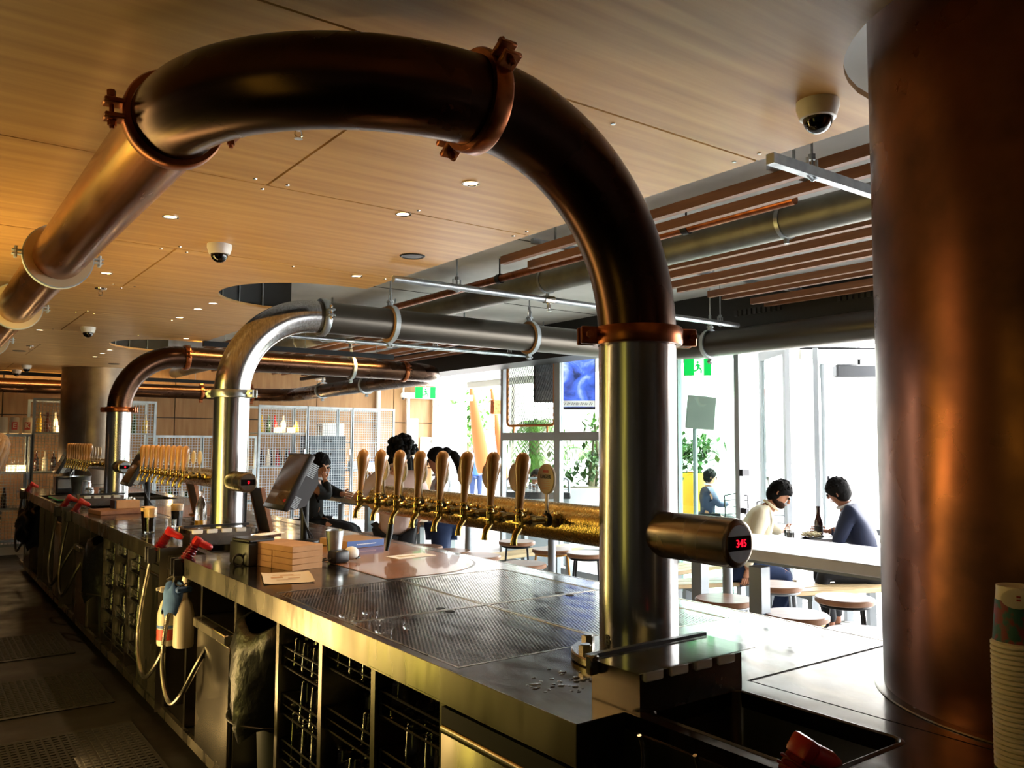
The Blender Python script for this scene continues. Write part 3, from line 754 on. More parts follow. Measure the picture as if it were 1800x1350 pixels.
# ---- brass font tubes and taps
def font_tube(y0, y1, lab):
    t = thing('brass_font', lab, 'tap rail', (PX, y0, 1.352))
    b = B(); L = y1-y0; b.lathe([(0, L), (.045, L), (.058, L-.012), (.0605, L-.03), (.0605, 0)], n=48, M=RX(-PI/2)); b.done('rail_tube', 'brass_hammered', t)
    return t
font_tube(PY[0]+PR-.02, 3.30, 'hammered brass tap rail reaching back from the nearest steel pole')
font_tube(PY[1]+PR-.02, PY[1]+1.62, 'hammered brass tap rail behind the second steel pole')
font_tube(PY[2]+PR-.02, PY[2]+1.75, 'hammered brass tap rail behind the third steel pole')
MX = RY(-PI/2)      # lathe z axis to -x
tap0 = None
def make_tap(lab, grp, y):
    t = thing('beer_tap', lab, 'beer tap', (1.632, y, 1.366), 0, grp)
    b = B(); b.lathe([(.024, 0), (.026, .006), (.020, .012), (.017, .03), (.017, .05), (.0135, .052), (.0135, .085), (.016, .088), (.018, .094), (.018, .108), (.014, .112), (.011, .118), (.011, .15)], n=20, M=MX); b.done('shank', 'brass', t)
    b = B(); b.lathe([(.0195, .03), (.0215, .033), (.0215, .041), (.0195, .044), (.017, .044)], n=20, M=MX); b.cyl((-.037, 0, .018), (-.037, 0, .028), .006, n=10); b.done('collar', 'metal_black', t)
    # badge standing on the collar, facing the staff
    b = B(); b.box(-.041, -.033, -.006, .006, .024, .082, bev=.002); b.box(-.0405, -.0335, -.009, .009, .022, .03); b.done('badge_stem', 'badge_rim', t)
    b = B(); b.lathe([(0, -.005), (.036, -.005), (.040, -.002), (.040, .004), (.037, .006), (.034, .0045), (0, .0045)], n=36, M=TR(-.037, 0, .124) @ Matrix.Diagonal((1, 1.08, 1.16, 1)) @ RY(-PI/2)); o = b.done('badge_plate', 'badge', t)
    b = B()
    for k, wd in enumerate((.030, .040, .044, .042, .038)): b.box(-.0425, -.0417, -wd/2, wd/2, .118-k*.006-.0012, .118-k*.006)
    b.box(-.0425, -.0417, -.010, .010, .146, .1485); b.done('badge_print', 'ink_orange', o)
    # tap body, spout, handle
    b = B(); b.cyl((-.142, 0, -.018), (-.142, 0, .016), .0125, n=16); b.ball((-.142, 0, .017), .0135, n=14); b.cyl((-.142, 0, .016), (-.142, 0, .03), .008, n=12); b.lathe([(.008, .028), (.0125, .03), (.0125, .036), (.009, .04)], c=(-.142, 0, 0), n=16); b.cyl((-.15, -.012, -.004), (-.15, .012, -.004), .006, n=10); b.done('tap_body', 'brass', t)
    b = B(); b.tube([(-.138, 0, -.005), (-.145, 0, -.022), (-.158, 0, -.038), (-.162, 0, -.055), (-.163, 0, -.068)], [.010, .0105, .0095, .0095, .011], n=14); b.done('spout', 'brass', t)
    b = B(); M = TR(-.142, 0, .038) @ RY(math.radians(5)); b.lathe([(0, 0), (.0095, 0), (.0115, .01), (.0125, .03), (.0145, .06), (.019, .088), (.0235, .115), (.0245, .132), (.0225, .148), (.017, .160), (.008, .167), (0, .1685)], n=24, M=M); b.done('tap_handle', 'handle_wood', t)
    return t
ordw = ['first', 'second', 'third', 'fourth', 'fifth', 'sixth', 'seventh', 'eighth']
tap0 = make_tap('brass tap with wooden handle nearest the steel pole, its badge reading LAGER', 'brass taps on the nearest rail', 1.995)
for k in range(1, 8):
    n = dup(tap0, (1.632, 1.995+.153*k, 1.366), label='brass tap with turned wooden handle, %s from the nearest steel pole' % ordw[k], group='brass taps on the nearest rail')
text('LAGER', .0165, 'ink', tap0, (-.0432, 0, .131), (PI/2, 0, -PI/2), 'badge_word', bold=True)
b = B(); b.box(-.0430, -.0420, -.013, .013, .1435, .151); b.done('badge_mark', 'ink_red', tap0)
# second tap carries an extra black font handle below
b = B(); b.tube([(-.162, 0, -.06), (-.168, 0, -.10), (-.180, 0, -.165)], [.009, .0125, .006], n=12); b.done('sparkler_hose', 'black_plastic', [o for o in C.objects if o.name.startswith('beer_tap') and abs(o.location.y-(1.995+.153*5)) < .01 and o.parent is None][0])
nm = ['nearest', 'second', 'third', 'fourth', 'fifth', 'sixth', 'seventh', 'eighth', 'ninth', 'tenth']
for k in range(9): dup(tap0 if False else n, (1.632, PY[1]+.33+.15*k, 1.366), label='brass tap with wooden handle on the second rail, %s from its pole' % nm[k], group='brass taps on the second rail')
for k in range(10): dup(n, (1.632, PY[2]+.33+.15*k, 1.366), label='brass tap with wooden handle on the farthest rail, %s from its pole' % nm[k], group='brass taps on the farthest rail')
# ---- garnish tray with clear hinged lid
def tray(y, lab):
    t = thing('garnish_tray', lab, 'garnish tray', (1.515, y, 1.0))
    b = B(); x, d = .175, .08
    b.box(-x, x, -d, -d+.002, 0, .088); b.box(-x, x, d-.002, d, 0, .088); b.box(-x, -x+.002, -d, d, 0, .088); b.box(x-.002, x, -d, d, 0, .088); b.box(-x, x, -d, d, 0, .003); b.done('tray_box', 'steel', t)
    b = B(); b.box(-.2, .21, -d-.015, d-.005, .096, .0985); b.done('lid', 'lid_clear', t)
    b = B(); b.box(-.2, .21, d-.02, d-.004, .098, .106); b.done('hinge_rail', 'black_plastic', t)
    b = B(); b.box(-.203, -.176, d-.03, d-.008, .06, .106, bev=.004); b.done('hinge_tab', 'steel', t)
    for k in range(4):
        b = B(); b.box(-.165+k*.083, -.105+k*.083, -d-.008, d-.01, .07, .0945, bev=.004); b.done('insert_pot', 'white_plastic', t)
    return t
t = tray(1.425, 'steel garnish tray with clear lid at the foot of the nearest pole')
dup(t, (1.515, 5.01, 1.0), label='steel garnish tray with clear lid before the second pole'); dup(t, (1.515, 8.55, 1.0), label='steel garnish tray with clear lid before the third pole')

# ---- cabinets under the worktop
cb = thing('bar_cabinet', 'dark steel bar carcass with thin uprights under the worktop', 'cabinet', (0, 0, 0))
b = B(); b.box(1.78, 2.42, -.6, 12.0, .02, .955); b.done('back_box', 'carcass', cb, smooth=False)
b = B(); b.box(1.24, 1.78, 1.386, 12.0, .1, .12); b.done('bottom_shelf', 'carcass', cb)
b = B(); b.box(1.33, 1.345, -.6, 12.0, 0, .1); b.done('kick_board', 'carcass', cb)
b = B(); b.box(1.22, 1.24, 1.386, 12.0, .075, .125); b.done('bottom_rail', 'steel_long', cb)
b = B(); b.box(1.325, 1.34, -.6, 1.384, .1, .965); b.done('sink_apron', 'steel_dark', cb)
up = [1.386, 2.0, 2.42, 2.83, 3.25, 3.77, 4.29, 4.545]
b = B(); b.box(1.232, 1.236, -.014, .014, .12, .91); b.box(1.236, 1.78, -.003, .003, .12, .955); upr = b.mesh('upright', 'steel')
for s in range(3):
    for y in up:
        put('upright', upr, cb, (0, min(y+3.575*s, 11.99), 0))
def drawer(y, lab):
    t = thing('fridge_drawer', lab, 'drawer unit', (1.24, y, .12)); w = .285
    b = B(); b.box(-.02, .5, -w, w, 0, .76); b.done('body', 'carcass', t)
    b = B(); b.box(-.026, -.004, -w+.004, w-.004, .02, .70, bev=.006, seg=2); f = b.done('front', 'steel_long', t)
    b = B(); b.tube([(-.012, -w+.004, .70), (-.012, w-.004, .70)], .016, n=14); b.done('rounded_lip', 'steel', f)
    return t
t = drawer(1.70, 'steel fridge door with rounded lip nearest the camera under the worktop')
dup(t, (1.24, 5.27, .12), label='steel fridge door with rounded lip in the second bar bay'); dup(t, (1.24, 8.85, .12), label='steel fridge door with rounded lip in the third bar bay')
def washer(y, lab):
    t = thing('glass_washer', lab, 'glass washer', (1.235, y, .12)); w = .255
    b = B(); b.box(.0, .5, -w, w, 0, .62); b.done('body', 'steel_dark', t)
    b = B(); b.box(-.022, .0, -w+.005, w-.005, .01, .56, bev=.004); b.done('door', 'steel', t)
    b = B(); b.box(-.045, -.005, -w+.005, w-.005, .572, .615, bev=.004, M=TR(0, 0, 0)); b.done('handle_lip', 'steel_long', t)
    return t
t = washer(4.03, 'brown-lit steel washer door beside the nearest rubbish bin')
dup(t, (1.235, 7.6, .12), label='steel washer door beside the second rubbish bin'); dup(t, (1.235, 11.2, .12), label='steel washer door in the farthest bar bay')
def bin_(y, lab):
    t = thing('rubbish_bin', lab, 'bin', (1.42, y, .12)); 
    b = B(); b.lathe([(0, 0), (.15, 0), (.175, .5), (.182, .5), (.182, .52), (.17, .52), (.15, .03), (0, .03)], n=28); b.done('bucket', 'bin_grey', t)
    b = B(); n = 40; rings = []
    for z, r in ((.30, .19), (.36, .197), (.44, .192), (.52, .19), (.62, .185), (.70, .17), (.71, .14), (.6, .13), (.4, .12)):
        ring = []
        for k in range(n):
            a = 2*PI*k/n; rr = r*(1+.05*math.sin(5*a+z*9)+.035*math.sin(11*a+z*23)); dz = .03*math.sin(3*a+1)+(.02*math.sin(7*a) if z < .4 else 0)
            ring.append(b.bm.verts.new((rr*1.15*math.cos(a)-.05, rr*1.26*math.sin(a), z+dz)))
        rings.append(ring)
    for a, c in zip(rings, rings[1:]):
        for k in range(n): b.bm.faces.new((a[k], a[(k+1) % n], c[(k+1) % n], c[k]))
    b.done('bin_liner', 'bag_black', t, ang=80)
    b = B(); b.tube(arc((-.05, 0, .33), .235, 100, 260, 14), .006, n=6); b.done('liner_string', 'wire_black', t)
    return t
t = bin_(3.51, 'grey bin with black liner between the glass racks and washer door')
dup(t, (1.42, 7.08, .12), label='bin with black liner in the second bar bay'); dup(t, (1.42, 10.66, .12), label='bin with black liner in the third bar bay')
# wire racks full of upturned glasses
def rack_mesh(W=.40, D=.44, H=.075):
    b = B(); r = .0028
    for z in (0, H):
        for x in (0, D): b.tube([(x, -W/2, z), (x, W/2, z)], r*1.3, n=5)
        for y in (-W/2, W/2): b.tube([(0, y, z), (D, y, z)], r*1.3, n=5)
    b.tube([(0, -W/2, H*.5), (0, W/2, H*.5)], r, n=5)
    for x in (0, D):
        for y in (-W/2, W/2): b.tube([(x, y, 0), (x, y, H)], r*1.3, n=5)
    for k in range(1, 14): b.tube([(0, -W/2+k*W/14, 0), (D, -W/2+k*W/14, 0)], r*.8, n=4)
    for k in range(1, 5): b.tube([(k*D/5, -W/2, 0), (k*D/5, W/2, 0)], r*.8, n=4)
    b.box(.01, D-.01, -W/2-.006, -W/2+.002, -.012, -.004); b.box(.01, D-.01, W/2-.002, W/2+.006, -.012, -.004)
    return b.mesh('rack_wires', 'wire_black')
rw = rack_mesh()
def glass_mesh(r0=.040, r1=.030, h=.15):   # mouth downwards
    b = B(); b.lathe([(r0, 0), (r0-.0008, 0), (r0-.002, 0), (r1-.002, h-.012), (0, h-.012)], n=20)
    b.lathe([(r0, 0), (r1, h-.004), (r1-.003, h), (0, h)], n=20)
    bmesh.ops.remove_doubles(b.bm, verts=b.bm.verts, dist=1e-5)
    return b.mesh('glass', 'glass')
pint, tall, small = glass_mesh(), glass_mesh(.036, .029, .185), glass_mesh(.032, .025, .11)
bayn = {0: 'bay beside the fridge door', 1: 'middle rack bay', 2: 'bay beside the bin'}
tiers = {0: (.74, .56, .38, .20), 1: (.80, .585, .37, .17), 2: (.715, .53, .355, .18)}
tn = ('top', 'second', 'third', 'lowest')
for s in range(2):
    bs = ('nearest', 'second')[s]
    for bay in range(3):
        y = (2.21, 2.625, 3.04)[bay]+3.575*s
        for ti, z in enumerate(tiers[bay]):
            t = thing('wire_rack', 'black wire glass rack, %s tier, %s of the %s bar section' % (tn[ti], bayn[bay], bs), 'wire rack', (1.255, y, z), 0, 'wire glass racks under the bar')
            put('rack_wires', rw, t)
            gm = (pint, tall, small)[(bay+ti) % 3] if s == 0 else pint
            hh = {pint: .15, tall: .185, small: .11}[gm]
            nx, ny = (2, 4) if s == 0 else (1, 3)
            for i in range(nx):
                for j in range(ny):
                    if s == 0 and random.random() < .14: continue
                    o = put('glass', gm, None, (1.305+i*.095+random.uniform(-.006, .006), y-.145+j*(.29/(ny-1))+random.uniform(-.006, .006), z+.004))
                    tag(o, '%s %s glass on %s rack, %s, %s section' % (ordw[j], ('front-row', 'rear-row')[i], tn[ti], bayn[bay], bs), 'glass', 'glasses on the %s rack, %s, %s section' % (tn[ti], bayn[bay], bs))
# ================================================================ THINGS ON THE BAR
Z1 = 1.0
# speed rail with poured bottles in front of the near sink, and one bottle in the second niche
t = thing('speed_rail', 'steel bottle rail hung on the near sink front', 'bottle rail', (1.27, 1.15, .62))
b = B(); b.box(-.055, .055, -.21, .21, 0, .003); b.box(-.055, -.052, -.21, .21, 0, .11); b.box(.052, .055, -.21, .21, 0, .2); b.box(-.055, .055, -.21, -.207, 0, .11); b.box(-.055, .055, .207, .21, 0, .11); b.done('trough', 'steel_dark', t)
def pour_bottle(x, y, z, lab, m='bottle_amber', h=.29):
    t = thing('pourer_bottle', lab, 'bottle', (x, y, z))
    b = B(); b.lathe([(0, 0), (.036, 0), (.0375, .006), (.0375, h*.58), (.033, h*.66), (.018, h*.76), (.0145, h*.82), (.0145, h), (0, h)], n=24); b.done('bottle', m, t)
    b = B(); b.lathe([(.0155, h-.03), (.018, h-.026), (.018, h-.002), (.0135, h+.012), (.008, h+.02), (0, h+.02)], n=20); b.done('collar', 'black_plastic', t)
    b = B(); b.tube([(0, 0, h+.015), (0, 0, h+.045), (-.004, 0, h+.068), (-.012, 0, h+.088)], [.006, .0055, .005, .0045], n=10); b.done('pourer', 'chrome', t)
    return t
pour_bottle(1.26, 1.255, .623, 'amber bottle with steel pourer in the rail before the near sink, first')
pour_bottle(1.27, 1.115, .623, 'amber bottle with steel pourer in the rail before the near sink, second')
pour_bottle(1.265, 4.72, .64, 'clear bottle with black pourer in the second sink niche', 'bottle_white', .27)
# red bar guns in black holders with looping steel hoses
def bar_gun(x, y, lab):
    t = thing('bar_gun', lab, 'bar gun', (x, y, .95))
    b = B(); b.box(-.05, .0, -.036, -.028, -.04, .05, bev=.004); b.box(-.05, .0, .028, .036, -.04, .05, bev=.004); b.box(-.012, 0, -.036, .036, -.04, .05, bev=.004); b.done('holder', 'black_plastic', t)
    M = TR(-.022, 0, -.01) @ Matrix.Rotation(math.radians(34), 4, Vector((.35, .8, 0)).normalized())
    b = B(); b.box(-.019, .019, -.021, .021, .0, .155, bev=.007, seg=2, M=M)
    for k in range(9): b.box(-.023, .023, -.025, .025, .02+k*.0145, .027+k*.0145, bev=.003, M=M)
    b.done('grip', 'red_clear', t)
    b = B(); b.box(-.024, .024, -.024, .024, .150, .192, bev=.009, seg=2, M=M); b.lathe([(0, 0), (.020, 0), (.019, .04), (.012, .062), (.007, .066), (0, .066)], n=18, M=M @ TR(.012, -.01, .172) @ RY(math.radians(82)) @ RX(math.radians(20))); b.done('nozzle_head', 'red_plastic', t)
    b = B(); b.box(.02, .028, -.012, .012, .03, .12, bev=.004, M=M)
    for k in range(4): b.cyl(M @ Vector((.027, 0, .045+k*.02)), M @ Vector((.031, 0, .045+k*.02)), .006, n=10)
    b.done('button_plate', 'red_plastic', t)
    b = B(); P = spline([(-.024, 0, .03), (-.03, 0, -.05), (-.055, .03, -.25), (-.075, .02, -.45), (-.08, -.06, -.58), (-.075, -.17, -.63), (-.05, -.27, -.56), (0, -.33, -.42), (.06, -.36, -.3), (.14, -.38, -.24)], 10)
    b.tube(P, .0105, n=10); b.done('hose', 'hose_steel', t)
    b = B(); c = 0
    for i in range(2, len(P)-1): 
        for f in (0, .5):
            q = P[i].lerp(P[i+1], f); d = (P[i+1]-P[i]).normalized()*.0028; b.cyl(q-d, q+d, .0122, n=9)
    b.done('hose_rings', 'hose_steel', t, kind='stuff')
    return t
g = bar_gun(1.187, 4.50, 'red bar gun with steel hose on the near side of the second sink niche')
dup(g, (1.187, 5.06, .95), label='red bar gun with steel hose on the far side of the second sink niche')
dup(g, (1.187, 8.0, .95), label='red bar gun on the near side of the third sink niche')
dup(g, (1.187, 8.62, .95), label='red bar gun on the far side of the third sink niche')
dup(g, (1.187, 11.4, .95), label='red bar gun at the far end of the bar front')
dup(g, (1.322, 1.0, .90), label='large red bar gun in front of the near sink')
# tower of upturned paper cups beside the column
def cup_mesh():
    b = B(); b.lathe([(.0455, 0), (.0472, .002), (.0472, .006), (.0450, .008), (.0425, .0085), (.0345, .105), (.0345, .112), (.033, .112), (.033, .107), (0, .106)], n=40); return b.mesh('paper_cup', 'cup_paper')
cm = cup_mesh(); N = 25
for k in range(N):
    o = put('paper_cup', cm, None, (1.705, .715, Z1+.001+k*.0093))
    tag(o, ('top paper cup, with printed picture, on the tower by the big column' if k == N-1 else '%s white paper cup from the bottom of the tower by the big column' % (['lowest'] + 'second third fourth fifth sixth seventh eighth ninth tenth eleventh twelfth thirteenth fourteenth fifteenth sixteenth seventeenth eighteenth nineteenth twentieth twenty-first twenty-second twenty-third twenty-fourth'.split())[k]), 'paper cup', 'stacked upturned paper cups')
    if k == N-1:
        b = B(); b.lathe([(.0432, .0105), (.0368, .086)], n=40); b.done('cup_picture', 'cup_art', o)
        b = B(); b.ball((0, 0, 0), (.026, .002, .018), n=20, M=RZ(math.radians(-23-45))); b.done('cup_disc', 'cup_paper', o, (-.0345, -.0145, .092))
        b = B(); b.box(-.0035, .0035, -.001, .001, -.0045, -.0015); b.box(-.0035, .0035, -.001, .001, .0015, .0045); b.done('cup_logo_bars', 'ink_red', o, (-.0362, -.0180, .094), (0, 0, math.radians(-68)))
t = thing('black_tub', 'small tub with round black lid beside the paper cups', 'tub', (1.64, .575, Z1))
b = B(); b.lathe([(0, 0), (.05, 0), (.056, .05), (0, .05)], n=28); b.done('tub', 'clear_lid', t)
b = B(); b.lathe([(.06, .045), (.061, .056), (.05, .062), (0, .064)], n=28); b.done('lid', 'black_gloss', t)
# papers
t = thing('flyer', 'cream printed flyer lying beside the cardboard boxes', 'flyer', (1.39, 3.57, Z1+.0005), math.radians(-17))
b = B(); n = 8
for i in range(n):
    for j in range(6):
        f = lambda u, v: (-.105+.21*u, -.15+.30*v, .002+.014*max(0, abs(u-.5)*2-.75)**1.0*.9+.006*math.sin(3*v))
        b.quad(f(i/n, j/6), f((i+1)/n, j/6), f((i+1)/n, (j+1)/6), f(i/n, (j+1)/6))
bmesh.ops.remove_doubles(b.bm, verts=b.bm.verts, dist=1e-5); b.done('sheet', 'paper', t)
b = B()
for x0, x1, y0, y1 in ((-.06, .03, .04, .052), (-.03, .06, .01, .03), (-.07, -.02, -.04, .0), (.0, .05, -.06, -.045), (-.05, .04, -.09, -.085)): b.box(x0, x1, y0, y1, .0075, .0080)
b.done('print', 'kraft', t)
t = thing('white_card', 'white card lying on the rounded timber insert', 'card', (2.18, 3.87, Z1+.0032), math.radians(4)); b = B(); b.box(-.115, .115, -.065, .065, 0, .0012); b.done('sheet', 'paper_white', t); b = B(); b.box(-.08, .02, -.02, .02, .0012, .0016); b.done('print', 'paper', t)
# cardboard cartons
def carton(x, y, z, w, l, h, rz, lab):
    t = thing('carton', lab, 'carton', (x, y, z), rz, 'small brown cartons stacked on the bar')
    b = B(); b.box(-w/2, w/2, -l/2, l/2, 0, h-.001, bev=.0015); b.done('box', 'cardboard', t)
    b = B(); b.box(-w/2-.0004, w/2+.0004, -l/2-.0004, l/2+.0004, h-.0065, h-.005); b.box(-w/2+.004, w/2-.004, -.0015, .0015, h-.001, h-.0004); b.done('flap_line', 'kraft', t)
    return t
ox, oy, rz = 1.478, 3.732, math.radians(14); lv = ('bottom', 'second', 'third', 'top')
R2 = Matrix.Rotation(rz, 2)
for k in range(4):
    parts = [(.085, .082, .172, .160, 'nearer'), (.085, .246, .172, .160, 'farther')] if k < 3 else [(.085, .164, .172, .325, 'single')]
    for cx, cy, w_, l_, nm_ in parts:
        q = R2 @ Vector((cx, cy)); carton(ox+q.x, oy+q.y, Z1+.0002+k*.0285, w_, l_, .0285, rz, 'flat brown carton, %s in the %s layer of the stack before the screen' % (nm_, lv[k]))
# receipt printer with blue light, slip of paper on top
t = thing('receipt_printer', 'black receipt printer with small blue light beside the cartons', 'printer', (1.42, 4.08, Z1), math.radians(12))
b = B(); b.box(-.075, .075, -.07, .11, 0, .11, bev=.008, seg=2); b.box(-.07, .07, -.066, .10, .11, .128, bev=.006); b.done('case', 'black_plastic', t)
b = B(); b.box(-.02, .03, -.0725, -.069, .035, .09, bev=.004); b.done('front_door', 'black_gloss', t)
b = B(); b.box(-.012, .004, -.0735, -.071, .022, .030); b.done('status_light', 'led_blue', t)
b = B(); b.tube(arc((-.10, -.02, .028), .027, 0, 360, 20, 'xz')[:-1], .006, n=8, closed=True); b.done('power_cable', 'wire_black', t)
t = thing('paper_slip', 'white receipt slips lying on top of the printer', 'receipt', (1.50, 4.17, Z1+.1285), math.radians(20))
b = B(); b.tube([(0, 0, .001), (.05, .02, .003), (.1, .02, .02)], .0008, n=4); b.box(-.05, .06, -.03, .04, 0, .001); b.box(-.02, .11, -.02, .05, .001, .0022); b.done('slips', 'paper_white', t)
# sales terminals
def terminal(x, y, rz, lab):
    t = thing('sales_terminal', lab, 'screen', (x, y, Z1), rz)
    b = B(); b.lathe([(0, 0), (.085, 0), (.085, .008), (.03, .014), (.024, .016), (.024, .36), (0, .36)], n=28); b.box(-.06, .02, -.03, .03, .32, .38, bev=.008); b.done('stand', 'metal_black', t)
    M = TR(-.10, 0, .355) @ RY(math.radians(27))
    b = B(); b.box(-.028, .012, -.165, .165, -.175, .185, bev=.008, seg=2, M=M); b.done('bezel', 'black_plastic', t)
    b = B(); b.box(-.0285, -.027, -.150, .150, -.150, .170, M=M); b.done('screen', 'screen_dark', t)
    b = B()
    b.prism([(.012, -.16), (.05, -.14), (.095, -.10), (.105, .05), (.06, .13), (.012, .15)], -.155, .155, M=M @ RX(PI/2) @ TR(0, 0, 0)); cs = b.done('rear_case', 'grey_plastic', t)
    b = B()
    for k in range(8):
        for sy in (-.158, .158): b.box(.0, .06, sy-.002, sy+.002, .06+k*.011, .066+k*.011, M=M); 
        for sy in (-.158, .158): b.box(.0, .05, sy-.002, sy+.002, -.14+k*.009, -.135+k*.009, M=M)
    b.done('vents', 'galv_paint', cs, kind='stuff')
    b = B()
    for k in range(3): b.tube(spline([(-.05+.02*k, -.06+.05*k, .22), (-.02+.02*k, -.08+.05*k, .10), (.03, -.06+.05*k, .03), (.05, .02, .02)], 6), .004, n=6)
    b.done('cables', 'wire_black', t)
    return t
terminal(1.97, 4.80, 0, 'tilted dark sales screen on black pole behind the carton stack')
terminal(1.80, 8.05, 0, 'tilted sales screen before the third pole, behind the stouts')
terminal(1.68, 11.4, 0, 'farthest sales screen, tilted, near the end of the bar')
def menu_stand(x, y, lab):
    t = thing('menu_board', lab, 'menu board', (x, y, Z1), 0); M = RY(math.radians(-14))
    b = B(); b.box(-.006, .006, -.105, .105, .0, .31, bev=.003, M=M); b.done('board', 'black_plastic', t)
    [B().box(-.012, .012, c-.007, c+.007, .0, .31, M=M).done('wood_edge', 'slat_wood', t) for c in (-.111, .111)]
    b = B(); b.box(-.05, .06, -.10, .10, 0, .012); b.done('foot', 'slat_wood', t)
    return t
menu_stand(1.94, 5.36, 'dark wood-edged menu board beside the second steel pole'); menu_stand(1.95, 6.95, 'dark wood-edged menu board behind the stouts')
# cup, scanner, blue box
t = thing('tumbler', 'pale speckled metal cup behind the carton stack', 'cup', (1.85, 4.10, Z1)); b = B(); b.lathe([(0, 0), (.033, 0), (.047, .135), (.049, .137), (.045, .137), (.031, .01), (0, .01)], n=28); b.done('cup', 'galv', t); b = B(); b.lathe([(.044, .125), (0, .125)], n=28); b.done('cup_fill', 'black_plastic', t)
t = thing('card_reader', 'black card reader with round white cap lying by the blue box', 'card reader', (1.78, 3.87, Z1+.0025), math.radians(10))
b = B(); b.box(-.055, .03, -.04, .04, 0, .062, bev=.014, seg=2); b.done('body', 'black_plastic', t)
b = B(); b.ball((.062, -.005, .04), (.038, .036, .034), n=20); b.done('white_cap', 'white_plastic', t)
b = B(); b.tube(arc((.062, -.005, .018), .040, -90, 90, 12), .005, n=8); b.tube([(-.05, .0, .02), (-.10, .03, .012), (-.15, .06, .006), (-.10, .08, .006), (-.05, .05, .02)], .004, n=6); b.done('strap', 'wire_black', t)
t = thing('blue_box', 'flat kraft box with blue printed side lying on the timber insert', 'box', (2.12, 4.46, Z1+.0025), math.radians(9))
b = B(); b.box(-.12, .13, -.13, .15, 0, .042, bev=.002); b.done('carton', 'kraft', t)
b = B(); b.box(-.12, .131, -.132, -.1295, .002, .041); f = b.done('blue_side', 'blue_print', t)
b = B(); 
for k in range(14): b.box(-.055+k*.0095, -.0485+k*.0095, -.1328, -.1315, .018, .023)
b.done('white_line', 'paper_white', f)
# stouts, tumbler, bottle
def stout(x, y, lab, foam=.045):
    t = thing('stout_pint', lab, 'beer', (x, y, Z1)); h = .158
    b = B(); b.lathe([(0, .0), (.030, 0), (.032, .004), (.043, h), (.0412, h), (.0303, .008), (0, .008)], n=28); b.done('glass', 'glass', t)
    r = lambda z: .0305+(.0410-.0305)*(z/h)
    b = B(); b.lathe([(0, .009), (r(.009), .009), (r(h-foam-.012), h-foam-.012), (0, h-foam-.012)], n=28); b.done('stout', 'stout', t)
    b = B(); b.lathe([(0, h-foam-.012), (r(h-foam-.012), h-foam-.012), (r(h-.006), h-.004), (r(h)-.004, h+.004), (0, h+.007)], n=28); b.done('foam_head', 'foam', t)
    return t
stout(1.33, 5.84, 'pint of dark stout with deep tan head, nearer of two'); stout(1.565, 6.10, 'pint of dark stout with thin cream head, behind the other', .03)
t = thing('stout_pint', 'third stout with cream head peeping from behind the deep-headed pint', 'beer', (1.345, 5.99, Z1)); b = B(); b.lathe([(0, 0), (.030, 0), (.043, .158), (0, .158)], n=24); b.done('stout', 'stout', t); b = B(); b.lathe([(.0415, .13), (.0428, .158), (0, .162)], n=24); b.done('foam_head', 'foam', t)
t = thing('tumbler_glass', 'low clear tumbler in front of the stouts', 'glass', (1.475, 5.90, Z1)); b = B(); b.lathe([(0, 0), (.034, 0), (.039, .075), (.037, .075), (.032, .01), (0, .01)], n=24); b.done('glass', 'glass', t)
t = thing('clear_bottle', 'clear glass bottle standing left of the second steel pole', 'bottle', (1.70, 6.0, Z1)); b = B(); b.lathe([(0, 0), (.038, 0), (.04, .01), (.04, .13), (.03, .17), (.016, .2), (.015, .25), (.017, .255), (.014, .255), (0, .25)], n=24); b.done('bottle', 'glass', t)
b = B(); b.lathe([(.0355, .01), (.0355, .05), (0, .05)], n=20); b.done('liquid', 'drink_yellow', t)
# timber board, carton, mat, jars further along
t = thing('timber_board', 'long thick brown timber board lying across the far counter', 'board', (1.50, 7.55, Z1), math.radians(8)); b = B(); b.box(-.22, .16, -.14, .16, 0, .035, bev=.004); b.done('plank', 'slat_wood', t)
t = thing('small_carton', 'brown carton standing on the timber board', 'carton', (1.53, 7.62, Z1+.0352), math.radians(10)); b = B(); b.box(-.09, .10, -.06, .06, 0, .065, bev=.002); b.done('box', 'cardboard', t); b = B(); b.box(-.10, -.09, -.05, .05, 0, .07); b.done('black_end', 'black_plastic', t)
t = thing('bar_mat', 'bright green bar mat at the far end of the bar', 'bar mat', (1.42, 9.72, Z1)); b = B(); b.box(-.16, .2, -.32, .32, 0, .008, bev=.003); b.done('mat', 'green_mat', t); b = B(); b.box(-.15, .19, -.31, .31, .008, .011); b.done('inlay', 'black_plastic', t)
def jar(x, y, z, lab, r=.045, h=.11, m='glass'):
    t = thing('glass_jar', lab, 'jar', (x, y, z)); b = B(); b.lathe([(0, 0), (r, 0), (r, h*.85), (r*.8, h), (r*.74, h), (r*.9, h*.84), (r*.9, .006), (0, .006)], n=20); b.done('jar', m, t)
    b = B(); b.lathe([(r*.82, h), (r*.84, h+.012), (0, h+.016)], n=20); b.done('lid', 'galv', t)
jar(1.64, 9.20, Z1, 'clear jar beside the third steel pole'); jar(1.55, 9.42, Z1, 'clear jar just past the first jar by the third pole'); jar(1.60, 9.9, Z1, 'taller clear jar near the green bar mat', .05, .16)
t = thing('ice_bucket', 'dull metal ice bucket on the far bar', 'bucket', (1.62, 10.4, Z1)); b = B(); b.lathe([(0, 0), (.08, 0), (.105, .2), (.108, .203), (.1, .203), (.078, .01), (0, .01)], n=28); b.done('bucket', 'galv', t); b = B(); b.tube(arc((0, 0, .19), .108, 0, 180, 14, 'xz'), .004, n=6); b.done('bail', 'chrome', t)
